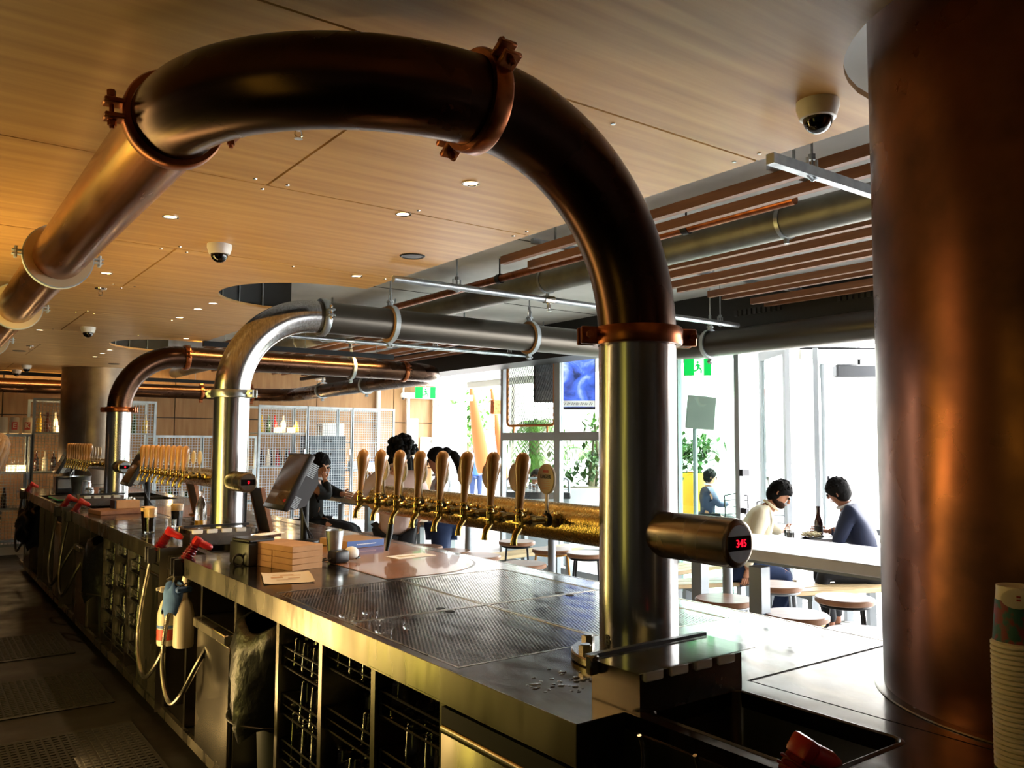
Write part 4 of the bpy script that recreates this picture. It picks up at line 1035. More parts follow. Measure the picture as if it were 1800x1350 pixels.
t = thing('knock_box', 'black box unit on the far bar beside the ice bucket', 'box', (1.50, 10.75, Z1)); b = B(); b.box(-.09, .09, -.1, .1, 0, .19, bev=.01); b.done('box', 'black_plastic', t); b = B(); b.box(-.07, .07, -.103, -.098, .06, .16); b.done('window', 'clear_lid', t)
# spray bottle with blue cloth hanging under the counter, rag
t = thing('spray_bottle', 'cream spray bottle with red label hanging at the second sink niche', 'spray bottle', (1.15, 4.60, .545))
b = B(); b.lathe([(0, 0), (.046, 0), (.05, .01), (.05, .16), (.036, .215), (.016, .245), (.016, .262), (0, .262)], n=28); b.done('bottle', 'spray_white', t)
b = B(); b.lathe([(.019, .245), (.019, .268)], n=18); b.done('cap_ring', 'blue_print', t)
b = B(); b.box(-.045, .035, -.014, .014, .27, .30, bev=.008, seg=2); b.box(-.03, -.022, -.008, .008, .225, .275, M=RY(math.radians(6))); b.cyl((-.06, 0, .288), (-.04, 0, .288), .009, n=10); b.done('trigger_head', 'spray_white', t)
b = B(); b.lathe([(.0508, .03), (.0508, .085)], n=28); b.done('red_label', 'ink_red', t); b = B(); b.lathe([(.0508, .09), (.0508, .105)], n=28); b.done('blue_label', 'blue_print', t)
t = thing('spray_bottle', 'second cream spray bottle behind the blue cloth', 'spray bottle', (1.19, 4.44, .56)); b = B(); b.lathe([(0, 0), (.046, 0), (.05, .01), (.05, .16), (.036, .215), (.016, .245), (.016, .27), (0, .27)], n=28); b.done('bottle', 'spray_white', t); b = B(); b.box(-.045, .035, -.014, .014, .27, .30, bev=.008); b.done('trigger_head', 'blue_print', t)
t = thing('blue_cloth', 'crumpled blue cleaning cloth draped over the spray bottle', 'cloth', (1.155, 4.50, .80))
b = B(); n = 22; rings = []
for z, r in ((.07, .02), (.06, .05), (.03, .062), (-.01, .066), (-.05, .07), (-.075, .072)):
    rings.append([b.bm.verts.new((r*(1+.18*math.sin(4*2*PI*k/n+z*20))*math.cos(2*PI*k/n)*.8, r*(1+.18*math.sin(3*2*PI*k/n-z*30))*math.sin(2*PI*k/n)*1.1, z+.018*math.sin(5*2*PI*k/n))) for k in range(n)])
b.bm.faces.new(rings[0])
for a, c in zip(rings, rings[1:]):
    for k in range(n): b.bm.faces.new((a[k], a[(k+1) % n], c[(k+1) % n], c[k]))
b.done('cloth', 'blue_cloth', t, ang=80)
t = thing('bottle_hook', 'steel wire hook rail holding the spray bottles', 'hook', (1.2, 4.52, .9)); b = B(); b.tube([(-.045, -.12, -.03), (-.045, .14, -.03)], .004, n=6); b.tube([(.03, -.12, .0), (-.045, -.12, -.03)], .004, n=6); b.tube([(.03, .14, .0), (-.045, .14, -.03)], .004, n=6); b.done('wire', 'hose_steel', t)
t = thing('black_bag', 'black bag hung on the far bar front', 'bag', (1.12, 10.75, .58)); b = B()
b.ball((0, 0, .06), (.07, .2, .2), n=24); bmesh.ops.transform(b.bm, matrix=Matrix.Identity(4), verts=b.bm.verts)
for v in b.bm.verts: v.co += Vector((.02*math.sin(v.co.z*40+v.co.y*23), .015*math.sin(v.co.z*31), 0))
b.done('sack', 'bag_black', t, ang=80); b = B(); b.tube([(0, -.06, .24), (.05, 0, .34), (0, .06, .24)], .008, n=6); b.done('tie', 'bag_black', t)
o = B()
for k in range(46):
    cx, cy = random.choice([(1.42, 1.72), (1.36, 1.60), (1.30, 1.66), (1.46, 1.62)]); x, y = random.gauss(cx, .025), random.gauss(cy, .03); r = random.uniform(.003, .009)
    o.lathe([(r, 0), (r*.8, r*.22), (r*.4, r*.34), (0, r*.36)], c=(x, y, Z1+.0003), n=10, M=Matrix.Diagonal((random.uniform(.7, 1.6), 1, 1, 1)))
tag(o.done('water_drops', 'glass', None), 'scattered water drops on the steel deck before the nearest pole', 'water', kind='stuff')
# ================================================================ CAGES AND FAR WALL
CY = 13.6
def wire_panel(x0, x1, z0, z1, pitch=.042, r=.0034):
    b = B(); n = int((x1-x0)/pitch); m_ = int((z1-z0)/pitch)
    for k in range(1, n): x = x0+(x1-x0)*k/n; b.box(x-r, x+r, -r, r, z0, z1)
    for k in range(1, m_): z = z0+(z1-z0)*k/m_; b.box(x0, x1, r, r*2.4, z-r, z+r)
    return b
def cage(x0, x1, h, lab, shelves, door=True):
    t = thing('wire_cage', lab, 'cage', ((x0+x1)/2, CY, 0), 0, None); w = (x1-x0)/2-.004; D = .62; f = .018
    for sx in (-1, 1):
        for y in (0, D): b = B(); b.box(sx*w-f, sx*w+f, y-f, y+f, 0, h); b.done('post', 'galv_paint', t)
    for z in (.13, h-f):
        for y in (0, D): b = B(); b.box(-w+f, w-f, y-f, y+f, z-f, z+f); b.done('rail', 'galv_paint', t)
    b = wire_panel(-w+.02, w-.02, .14, h-.03); b.done('wire_mesh', 'galv_paint', t, kind='stuff', smooth=False)
    b = B(); b.box(-w, w, -.01, D, 0, .11); b.done('plinth', 'white_plastic', t)
    for z in shelves: b = B(); b.box(-w+f, w-f, .012, D, z-.022, z); b.done('shelf', 'galv_paint', t)
    b = B(); b.box(w-.05, w-.02, -.03, -.018, h*.62, h*.62+.1); b.tube([(w-.16, -.03, h*.52), (w-.02, -.03, h*.52)], .008, n=6); b.done('latch', 'galv', t)
    return t
H1, H2 = 2.21, 1.69
cage(.65, 1.47, H2, 'short galvanised wire cage with three coffee bags on top', (1.15, .64))
cage(1.48, 2.30, H1, 'tall galvanised wire cage partly behind the far column', (1.72, 1.15, .64))
cage(2.31, 3.12, H1, 'tall galvanised wire cage holding a yellow bottle, beyond the third pole', (1.72, 1.15, .64))
cage(3.14, 4.01, H2, 'short galvanised wire cage between the second and third poles', (1.12, .6))
cage(4.02, 4.70, H2, 'short galvanised wire cage with small lantern, behind the second pole', (1.15, .6))
cage(4.75, 5.585, H1, 'tall galvanised wire cage with coloured bottles on its upper shelf', (1.75, 1.18, .6))
cage(5.595, 6.425, H1, 'tall galvanised wire cage filled with stacked grey crates', (.3,))
cage(6.435, 7.26, H1, 'tall galvanised wire cage at the doorway end of the row', (1.6, 1.1, .5))
bot = {}
def bottle_me(m, kind=0):
    if (m, kind) not in bot:
        b = B(); b.lathe([[(0, 0), (.036, 0), (.038, .01), (.038, .15), (.03, .19), (.015, .22), (.014, .29), (.017, .295), (0, .297)], [(0, 0), (.048, 0), (.05, .01), (.05, .10), (.035, .14), (.018, .16), (.018, .2), (0, .202)]][kind], n=16); bot[(m, kind)] = b.mesh('bottle', m)
    return bot[(m, kind)]
def shelf_bottle(x, z, m, lab, kind=0, y=CY+.2):
    o = put('spirit_bottle', bottle_me(m, kind), None, (x, y, z+.001)); tag(o, lab, 'bottle', 'bottles in the wire cages'); return o
cols = {'bottle_yellow': 'yellow', 'bottle_green': 'green', 'bottle_red': 'red', 'bottle_white': 'pale', 'bottle_dark': 'dark', 'bottle_amber': 'amber'}
for i, (x, m) in enumerate([(4.86, 'bottle_yellow'), (4.98, 'bottle_green'), (5.09, 'bottle_red'), (5.24, 'bottle_white'), (5.47, 'bottle_yellow')]):
    shelf_bottle(x, 1.75, m, '%s bottle on the upper shelf of the coloured-bottle cage, %s along' % (cols[m], ordw[i]), 0 if i not in (4,) else 1)
for i in range(9):
    m = ['bottle_amber', 'bottle_amber', 'bottle_white', 'bottle_dark', 'bottle_red', 'bottle_dark', 'bottle_dark', 'bottle_red', 'bottle_dark'][i]
    shelf_bottle(4.83+i*.08, 1.18, m, '%s bottle on the lower shelf of the coloured-bottle cage, %s along' % (cols[m], nm[i]), y=CY+.2+.1*(i % 2))
for i, m in enumerate(['bottle_yellow', 'bottle_amber', 'bottle_white', 'bottle_dark']): shelf_bottle(1.58+i*.10, 1.72, m, '%s bottle on the top shelf of the tall cage by the far column, %s along' % (cols[m], ordw[i]))
for i, m in enumerate(['bottle_dark', 'bottle_white', 'bottle_dark', 'bottle_amber']): shelf_bottle(1.56+i*.11, 1.15, m, '%s bottle on the middle shelf of the tall cage by the far column, %s along' % (cols[m], ordw[i]))
for i, m in enumerate(['bottle_white', 'bottle_green', 'bottle_yellow']): shelf_bottle(2.70+i*.16, 1.72, m, '%s bottle on the upper shelf of the cage beyond the third pole, %s along' % (cols[m], ordw[i]))
for i, m in enumerate(['bottle_dark', 'bottle_white', 'bottle_green', 'bottle_dark', 'bottle_white', 'bottle_green', 'bottle_dark', 'bottle_white']): shelf_bottle(3.24+i*.09, .6, m, '%s bottle low in the short cage between the poles, %s along' % (cols[m], ordw[i]))
for i, m in enumerate(['bottle_dark', 'bottle_amber', 'bottle_dark']): shelf_bottle(.78+i*.2, .64, m, '%s bottle low in the short cage below the coffee bags, %s along' % (cols[m], ordw[i]))
def lantern(x, z, lab, y=CY+.16):
    t = thing('lantern', lab, 'lantern', (x, y, z+.001)); b = B(); b.box(-.055, .055, -.05, .05, 0, .085, bev=.008); b.done('glow_block', 'lantern', t); b = B(); b.box(-.058, .058, -.053, .053, .085, .095); b.done('cap', 'white_plastic', t); lamp('lantern_light', 'POINT', (x, y-.08, z+.14), 1.6, (1, .66, .3), soft=.03)
for x, z, l in ((1.24, 1.15, 'glowing square lantern in the short cage under the coffee bags, first'), (1.37, 1.15, 'glowing square lantern in the short cage under the coffee bags, second'), (5.12, 1.75, 'glowing square lantern before the red bottle'), (5.35, 1.75, 'glowing square lantern before the pale bottle'), (4.5, 1.15, 'small glowing lantern in the short cage behind the second pole'), (1.84, 1.72, 'glowing square lantern in the tall cage by the far column'), (3.4, 1.12, 'glowing lantern in the short cage between the poles')): lantern(x, z, l, CY+.12 if x in (5.12, 5.35) else CY+.16)
for x, w, l in ((1.12, '', 'plain coffee bag on the short cage, next to the blond hair'), (1.26, 'E', 'kraft coffee bag with red E mark on the short cage'), (1.42, 'K', 'kraft coffee bag with red K mark on the short cage')):
    t = thing('coffee_bag', l, 'coffee bag', (x, CY+.16, H2+.001)); b = B(); b.box(-.06, .06, -.04, .04, 0, .24, bev=.012)
    for v in b.bm.verts:
        if v.co.z > .2: v.co.y *= .35
    b.done('bag', 'paper', t)
    if w: b = B(); b.box(-.035, .035, -.043, -.0405, .06, .17); b.done('red_block', 'ink_red', t); text(w, .10, 'paper', t, (.002, -.0437, .115), (PI/2, 0, 0), 'mark', bold=True)
cm_ = None
for k in range(6):
    t = thing('crate', 'grey stacked plastic crate in the wire cage, %s from the floor' % ordw[k], 'crate', (6.02, CY+.32, .30+.235*k), 0, 'grey crates stacked in the cage')
    if not cm_:
        b = B(); w, d, h = .33, .22, .225
        for x0, x1, y0, y1 in ((-w, w, -d, -d+.012), (-w, w, d-.012, d), (-w, -w+.012, -d, d), (w-.012, w, -d, d)): b.box(x0, x1, y0, y1, .0, h)
        b.box(-w, w, -d, d, 0, .01); b.box(-w-.01, w+.01, -d-.01, -d+.002, h-.03, h); cm_ = b.mesh('crate_body', 'crate_grey')
        b = B(); b.box(-.08, .08, -d-.012, -d-.0, .12, .17); cg = b.mesh('grip', 'black_plastic')
    put('crate_body', cm_, t); put('grip', cg, t)
t = thing('storage_box', 'pale lilac carton on a cage shelf above the grey crates', 'carton', (6.42, 14.5, 1.58)); b = B(); b.box(-.22, .22, -.12, .12, 0, .36, bev=.004); b.done('box', 'paper_white', t); b = B(); b.box(-.23, .23, -.13, .13, -.03, -.0); b.done('bracket_shelf', 'galv_paint', t); b = B(); b.box(-.23, -.2, .1, .14, -1.58, -.03); b.done('shelf_leg', 'galv_paint', t)
for k in range(4):
    t = thing('tub', 'clear tub in the doorway-end cage, %s' % ['upper near', 'upper far', 'lower near', 'lower far'][k], 'tub', (6.62+.25*(k % 2), CY+.25, (1.1, .5)[k//2]+.001)); b = B(); b.box(-.1, .1, -.1, .1, 0, .14, bev=.01); b.done('tub', 'paper_white', t); b = B(); b.box(-.105, .105, -.105, .105, .14, .155); b.done('lid', 'blue_print' if k % 2 else 'white_plastic', t)
t = thing('conduit', 'white vertical pipe on the timber wall above the cages', 'pipe', (7.62, 14.93, 0)); b = B(); b.cyl((0, 0, 0), (0, 0, SZ), .045, n=16); b.done('pipe', 'white_plastic', t); b = B(); b.box(-.06, .06, .0, .07, 1.9, 1.94); b.done('bracket', 'galv', t)
t = thing('hose_reel', 'black hose reel on the timber wall behind the curly-haired man', 'hose reel', (8.10, 14.78, 1.47)); b = B(); M = RZ(.5) @ RX(PI/2)
for k in range(6): b.tube(arc((0, -.07+k*.028, 0), .175, 0, 360, 28, 'xz')[:-1], .016, n=8, closed=True)
b.done('hose_coil', 'black_plastic', t); b = B(); b.cyl((0, -.09, 0), (0, -.1, 0), .20, n=32); b.cyl((0, .09, 0), (0, .1, 0), .20, n=32); b.done('drum', 'metal_black', t)
t = thing('hanging_camera', 'white bullet camera hung on a rod before the timber wall', 'camera', (8.0, 14.6, 2.55)); b = B(); b.cyl((0, 0, .4), (0, 0, .03), .018, n=10); b.done('rod', 'white_plastic', t); b = B(); b.lathe([(0, 0), (.05, .0), (.055, .03), (.05, .08), (.02, .11), (0, .11)], n=20, M=TR(0, 0, -.06)); b.done('head', 'white_plastic', t); b = B(); b.ball((0, 0, -.065), .035, n=14); b.done('lens', 'dome_black', t)
def notice(x, z, w, h, lab, lines):
    t = thing('notice', lab, 'notice', (x, 14.975, z)); b = B(); b.box(-w/2, w/2, 0, .004, -h/2, h/2); b.done('sheet', 'paper_white', t)
    for i, s in enumerate(lines): text(s, h*.2, 'ink', t, (0, -.0012, h*.3-i*h*.26), (PI/2, 0, 0), 'handwriting')
    return t
notice(8.44, 1.78, .24, .62, 'tall white sheet taped beside the doorway', [])
notice(8.86, 1.48, .48, .46, 'white handwritten notice on the timber wall behind the ponytailed woman', ['THIS', 'IS A'])
b = B(); 
for x in (-.12, .1): b.tube([(x, -.002, -.10), (x+.03, -.002, -.14), (x+.06, -.002, -.10), (x+.09, -.002, -.15)], .006, n=4)
b.done('scribble', 'ink', [o for o in C.objects if o.name.startswith('notice') and o.location.x > 8.8][0])
notice(8.5, 1.25, .2, .14, 'small white sheet under the tall one beside the doorway', [])
def exit_sign(x, y, z, rz, lab, w=.34, h=.2):
    t = thing('exit_sign', lab, 'exit sign', (x, y, z), rz); b = B(); b.box(-w/2, w/2, -.02, .02, 0, h, bev=.004); b.done('case', 'white_plastic', t)
    for s in (-1, 1):
        b = B(); y0 = s*.0205; b.box(-w/2+.005, -w*.13, y0-.001, y0+.001, .005, h-.005); b.box(w*.22, w/2-.005, y0-.001, y0+.001, .005, h-.005); b.done('green_field', 'exit_green', t, kind='stuff')
        b = B(); b.box(-w*.13, w*.22, y0-.0008, y0+.0008, .005, h-.005); b.done('white_door', 'exit_white', t)
        b = B(); k = h/.2; y1 = s*.022
        b.ball((.0*k, y1, .155*k), (.014*k, .001, .014*k), n=10)
        for p, q, r in (((-.005, .135), (.012, .095), .014), ((.012, .095), (.04, .07), .009), ((.04, .07), (.038, .03), .008), ((.012, .095), (-.012, .06), .009), ((-.012, .06), (-.045, .055), .008), ((-.003, .13), (.03, .115), .006), ((-.006, .13), (-.03, .105), .006)):
            b.cyl((p[0]*k, y1, p[1]*k), (q[0]*k, y1, q[1]*k), r*k, n=6)
        for v in b.bm.verts: v.co.y = y1+(v.co.y-y1)*.06
        b.done('running_figure', 'exit_green', t)
    b = B(); b.cyl((0, 0, h), (0, 0, h+.18), .008, n=8); b.done('stem', 'white_plastic', t)
exit_sign(5.84, 5.10, 2.22, math.radians(-42), 'green running-man exit sign under the steel pipe beside the glass door', .25, .16)
exit_sign(8.45, 14.5, 2.48, math.radians(-30), 'green running-man exit sign beyond the end of the copper pipe', .42, .24)
# ================================================================ PUBLIC SIDE AND TERRACE
def leg_splay(b, r0, r1, z0, z1, n=4, rad=.009, a0=45):
    for k in range(n):
        a = math.radians(a0+k*360/n); b_ = B(); b_.cyl((r1*math.cos(a), r1*math.sin(a), z0), (r0*math.cos(a), r0*math.sin(a), z1), rad, n=8); yield b_
st = {}
def stool(x, y, col, lab):
    m = {'black': 'metal_black', 'grey': 'metal_grey', 'yellow': 'metal_yellow'}[col]; rz = random.uniform(0, 1.5)
    if col in st: dup(st[col], (x, y, 0), rz, lab); return
    t = st[col] = thing('bar_stool', lab, 'stool', (x, y, 0), rz, 'round timber-topped bar stools')
    b = B(); b.lathe([(0, .678), (.158, .678), (.166, .684), (.167, .704), (.160, .712), (0, .713)], n=40); b.done('seat', 'seat_wood', t)
    b = B(); b.tube(arc((0, 0, .668), .135, 0, 360, 28)[:-1], .010, n=8, closed=True); b.done('seat_ring', m, t)
    for q in leg_splay(None, .13, .205, 0, .67): q.done('leg', m, t)
    b = B(); b.tube(arc((0, 0, .25), .178, 0, 360, 28)[:-1], .007, n=8, closed=True); b.done('foot_ring', m, t)
for x, y, c, l in ((3.72, 2.25, 'black', 'black-framed stool nearest the big column, cut by it'), (3.834, 2.69, 'yellow', 'yellow-framed stool under the near edge of the white table'), (3.863, 3.19, 'grey', 'grey-framed stool nearest the brass stub, under the white table'), (4.472, 2.81, 'black', 'black-framed stool behind the yellow one, beside the column'), (4.527, 3.32, 'grey', 'grey-framed stool below the seated man in pale shirt'),
    (3.75, 4.96, 'grey', 'grey-framed stool nearest the drip grates'), (3.72, 5.5, 'yellow', 'yellow-framed stool just beyond the timber insert'), (3.68, 5.87, 'grey', 'grey-framed stool behind the two nearest the timber insert'), (3.64, 6.25, 'yellow', 'yellow-framed stool below the woman in jeans'), (4.53, 5.14, 'black', 'black-framed stool beside the nearest pole on its far side'), (4.45, 5.5, 'yellow', 'yellow-framed stool behind the round table leg'), (4.53, 6.1, 'black', 'black-framed stool under the picnic table edge'), (3.45, 7.70, 'black', 'black-framed stool carrying the seated person in black'), (3.7, 7.4, 'grey', 'grey-framed stool beside the long table leg, behind the carton stack')):
    stool(x, y, c, l)
def leaner(x0, x1, y0, y1, lab, legs, top='table_white', z=1.05):
    t = thing('bar_table', lab, 'table', ((x0+x1)/2, (y0+y1)/2, 0)); w, l = (x1-x0)/2, (y1-y0)/2
    b = B(); b.box(-w, w, -l, l, z-.055, z, bev=.005); b.done('tabletop', top, t)
    b = B(); b.box(-w+.16, w-.16, -l+.10, l-.10, z-.095, z-.0555); b.done('apron', 'metal_grey', t)
    for lx, ly, kind in legs:
        b = B(); lx -= t.location.x; ly -= t.location.y
        if kind == 'sq': b.box(lx-.04, lx+.04, ly-.04, ly+.04, 0, z-.096, bev=.004)
        else: b.box(lx-.05, lx+.05, ly-.05, ly+.05, 0, .50, bev=.004); b.cyl((lx, ly, .5), (lx, ly, z-.096), .03, n=20); b.cyl((lx, ly, .5), (lx, ly, .515), .042, n=20)
        b.done('leg', 'metal_grey', t)
    return t
leaner(3.60, 4.25, 1.0, 3.75, 'long white bar table behind the brass temperature stub', [(3.70, 2.82, 'sq'), (4.15, 3.62, 'sq'), (4.10, 3.36, 'rd'), (3.95, 1.2, 'sq')])
leaner(3.62, 4.22, 4.55, 6.35, 'white bar table hidden behind the nearest brass tap rail', [(3.95, 4.88, 'rd'), (3.95, 6.02, 'rd')])
leaner(3.58, 4.15, 6.72, 8.25, 'grey-edged bar table where the standing couple lean', [(3.72, 8.1, 'rd'), (3.72, 6.95, 'rd'), (4.05, 8.1, 'sq')], 'bench_wood')
t = thing('phone', 'dark phone lying on the couple\'s bar table', 'phone', (3.64, 7.55, 1.0505), .4); b = B(); b.box(-.04, .04, -.075, .075, 0, .009, bev=.003); b.done('case', 'black_gloss', t); b = B(); b.box(-.034, .034, -.066, .066, .009, .0096); b.done('display', 'screen_dark', t)
t = thing('tray_book', 'dark folded wallet on the couple\'s bar table', 'wallet', (3.68, 7.2, 1.0505), -.3); b = B(); b.box(-.06, .06, -.1, .1, 0, .014, bev=.003); b.done('cover', 'jacket_black', t); b = B(); b.box(-.055, .055, -.095, .095, .014, .02); b.done('flap', 'suit_navy', t)
def bench(cx, cy, L, W, z, rz, lab, m='bench_wood', cat='bench'):
    t = thing('slat_bench' if cat == 'bench' else 'picnic_table', lab, cat, (cx, cy, 0), rz); n = max(2, int(W/.12))
    for k in range(n):
        b = B(); w = W/n; b.box(-L/2, L/2, -W/2+k*w+.004, -W/2+(k+1)*w-.004, z-.035, z, bev=.004); b.done('slat', m, t)
    for sx in (-1, 1):
        b = B(); b.box(sx*(L/2-.2)-.025, sx*(L/2-.2)+.025, -W/2+.03, W/2-.03, z-.085, z-.036); b.done('cross_rail', 'metal_grey', t)
        for sy in (-1, 1): b = B(); b.box(sx*(L/2-.2)-.03, sx*(L/2-.2)+.03, sy*(W/2-.06)-.03, sy*(W/2-.06)+.03, 0, z-.0855); b.done('leg', 'metal_grey', t)
    return t
RZB = math.atan2(-.59, .807)
bench(6.28, 5.42, 1.5, .36, .45, .05, 'pale slatted bench behind the brass stub, outside the glass panel')
bench(6.42, 3.86, 1.5, .34, .45, RZB+.25, 'pale slatted bench under the man in the navy suit')
bench(5.72, 4.66, 1.1, .3, .45, RZB+.25, 'slatted bench under the man in the pale shirt')
bench(6.52, 4.42, 1.3, .5, .79, RZB+.12, 'terrace table between the two seated men', 'table_white', 'table')
bench(5.35, 7.7, 2.0, .62, .78, .15, 'pale terrace table seen under the tap spouts', 'bench_wood', 'table')
bench(5.3, 7.1, 1.8, .3, .45, .15, 'slatted bench before the pale terrace table')
# things on the two men's table
TZ = .79
t = thing('beer_bottle', 'tall brown beer bottle between the two seated men', 'bottle', (6.47, 4.30, TZ)); b = B(); b.lathe([(0, 0), (.036, 0), (.037, .008), (.037, .125), (.03, .16), (.016, .2), (.0145, .255), (.017, .257), (.017, .272), (0, .273)], n=24); b.done('glass', 'bottle_dark', t); b = B(); b.lathe([(.0376, .04), (.0376, .1)], n=24); b.done('label', 'ink', t)
t = thing('plate', 'dark plate of pale food before the beer bottle', 'plate', (6.36, 4.30, TZ)); b = B(); b.lathe([(0, 0), (.07, 0), (.105, .018), (.107, .021), (.068, .008), (0, .008)], n=32); b.done('plate', 'black_gloss', t)
b = B()
for k in range(46): a, r = random.uniform(0, 6.28), .075*math.sqrt(random.random()); b.box(-.025, .025, -.006, .006, -.006, .006, M=TR(r*math.cos(a), r*math.sin(a), .02+.03*random.random()) @ RZ(random.uniform(0, 6.28)) @ RY(random.uniform(-.5, .5)))
b.done('chips', 'chip_food', t, kind='stuff')
for x, y, l in ((6.15, 4.36, 'short glass of dark drink before the man in pale shirt'), (6.27, 4.47, 'second glass of dark drink, behind the first on the terrace table')):
    t = thing('drink_glass', l, 'glass', (x, y, TZ)); b = B(); b.lathe([(0, 0), (.032, 0), (.038, .10), (.036, .10), (.030, .008), (0, .008)], n=24); b.done('glass', 'glass', t); b = B(); b.lathe([(0, .009), (.0295, .009), (.034, .062), (0, .062)], n=24); b.done('drink', 'stout', t)
# TV on a post, framed wire screen, speaker
t = thing('video_screen', 'bright blue video screen on a post beyond the wire screen', 'screen', (7.28, 8.45, 2.05), math.radians(-44)); b = B(); b.box(-.31, .24, 0, .05, 0, .72, bev=.006); b.done('case', 'black_plastic', t); b = B(); b.box(-.30, .23, -.003, .0, .035, .71); b.done('picture', 'video', t); b = B(); b.box(-.30, .23, -.004, -.003, .04, .12); b.done('caption_band', 'paper_white', t)
b = B()
for k in range(8): b.tube([(-.26+k*.06, -.005, .06), (-.245+k*.06, -.005, .10), (-.235+k*.06, -.005, .06), (-.22+k*.06, -.005, .09)], .004, n=4)
b.done('caption_scrawl', 'suit_navy', t); b = B(); b.box(-.26, -.22, .02, .06, -.75, .0); b.done('post', 'frame_grey', t)
t = thing('wire_screen', 'orange-framed diamond mesh screen standing on the window rail', 'screen', (6.40, 7.86, 1.731)); L = .98; H = .98
b = B(); P = []
for (cy, cz), a0 in (((L-.06, .09+H-.06), 0), ((.06, .09+H-.06), 90), ((.06, .15), 180), ((L-.06, .15), 270)): P += arc((0, cy, cz), .06, a0, a0+90, 6, 'yz')
b.tube(P, .017, n=10, closed=True); b.done('frame', 'frame_orange', t)
for y in (.14, L-.14): b = B(); b.cyl((0, y, 0), (0, y, .085), .014, n=10); b.done('foot', 'frame_orange', t)
for y in (.14,): b = B(); b.cyl((0, y, .09+H), (0, y, .09+H+.12), .012, n=10); b.done('top_stem', 'frame_orange', t)
b = B(); p = .05
for k in range(-20, 42):
    for s in (1, -1):
        pts = []
        y0 = k*p
        for i in range(2):
            pass
        # clip the diagonal to the frame
        ta, tb = (0, H) 
        f = lambda z: (y0 + s*z*.62) if s == 1 else (y0 - z*.62 + .0)
        zs = [z for z in [i*H/60 for i in range(61)] if .01 < f(z) < L-.01]
        if len(zs) > 1: b.cyl((.002*s, f(zs[0]), .09+zs[0]), (.002*s, f(zs[-1]), .09+zs[-1]), .0042, n=4)
b.done('diamond_mesh', 'frame_dark', t, kind='stuff', smooth=False)
t = thing('loudspeaker', 'black loudspeaker behind the diamond mesh screen', 'loudspeaker', (6.58, 8.28, 2.12), math.radians(-35), None); b = B(); b.box(-.14, .14, -.12, .12, 0, .68, bev=.012); b.done('cabinet', 'speaker', t); b = B(); b.box(-.125, .125, -.126, -.1205, .02, .66); b.done('grille', 'grey_plastic', t); b = B(); b.box(-.03, .03, .0, .08, .68, .72); b.done('bracket', 'metal_black', t)
# terrace background: planters, palms, umbrella, chairs, far people's furniture
def leaf_clump(t, spots, n, L, W, m, name='foliage'):
    b = B()
    for _ in range(n):
        c, sp = random.choice(spots); c = Vector(c)+Vector([random.gauss(0, sp) for _ in range(3)])
        d = Vector((random.gauss(0, 1), random.gauss(0, 1), random.gauss(.3, .7))).normalized(); s = d.cross(Vector((0, 0, 1))); s = s.normalized() if s.length > .01 else Vector((1, 0, 0)); l = L*random.uniform(.6, 1.2); w_ = W*random.uniform(.6, 1.2)
        b.quad(c, c+d*l*.5+s*w_, c+d*l, c+d*l*.5-s*w_)
    b.done(name, m, t, kind='stuff', smooth=False)
def frond_clump(t, base, n, L, m, droop=1.0, up=.7):
    b = B()
    for k in range(n):
        a = random.uniform(0, 2*PI); u_ = random.uniform(up*.5, up*1.5); l = L*random.uniform(.7, 1.1); P = []
        for i in range(9):
            s = i/8; P.append(Vector(base)+Vector((math.cos(a)*l*s*.8, math.sin(a)*l*s*.8, l*(u_*s-droop*s*s*.9))))
        for i in range(1, 9):
            tg = (P[i]-P[i-1]); sd = tg.cross(Vector((0, 0, 1))).normalized()
            for f in (0, .5):
                q = P[i-1].lerp(P[i], f)
                for s in (1, -1):
                    e = q+sd*s*.16*L*(1-.8*abs(i/8-.4))+tg.normalized()*.10*L-Vector((0, 0, .05*L)); wv = tg.normalized()*.012*L*2
                    b.quad(q-wv, e, q+wv, q)if False else b.bm.faces.new([b.bm.verts.new(v) for v in (q-wv, e, q+wv)])
    b.done('fronds', m, t, kind='stuff', smooth=False)
t = thing('palm', 'tall hanging-frond palm beyond the window rail', 'palm', (8.22, 10.6, 0)); b = B(); b.tube([(0, 0, .0), (.02, .0, .8), (.0, .03, 1.9)], [.12, .10, .08], n=12); b.done('trunk', 'trunk', t); frond_clump(t, (0, 0, 1.9), 26, .95, 'leaf_green', 1.5, .5); frond_clump(t, (0, 0, 1.4), 22, .8, 'leaf_green', 1.6, .3)
t = thing('palm', 'bushy palm behind the blue video screen', 'palm', (9.3, 10.4, 0)); b = B(); b.tube([(0, 0, 0), (0, .02, 1.35)], [.09, .07], n=12); b.done('trunk', 'trunk', t); frond_clump(t, (0, 0, 1.35), 34, .75, 'leaf_green', .9, 1.0)
t = thing('shrub', 'leafy low shrub in the white planter under the video screen', 'shrub', (8.62, 9.75, .95)); leaf_clump(t, [((-.4, .2, .12), .12), ((0, 0, .12), .12), ((.4, -.25, .12), .12), ((.1, -.05, .35), .1)], 420, .14, .035, 'leaf_dark'); b = B(); b.tube([(0, 0, 0), (.05, 0, .3), (.12, .0, .75)], .02, n=6); b.done('stem', 'trunk', t)
t = thing('slim_tree', 'thin young tree standing right of the palm', 'tree', (8.75, 9.72, .9)); b = B(); b.tube([(0, 0, 0), (.04, 0, .5), (0, .02, 1.0)], .022, n=8); b.done('trunk', 'trunk', t); leaf_clump(t, [((0, 0, .9), .12), ((.25, -.2, .65), .12)], 240, .16, .03, 'leaf_green')
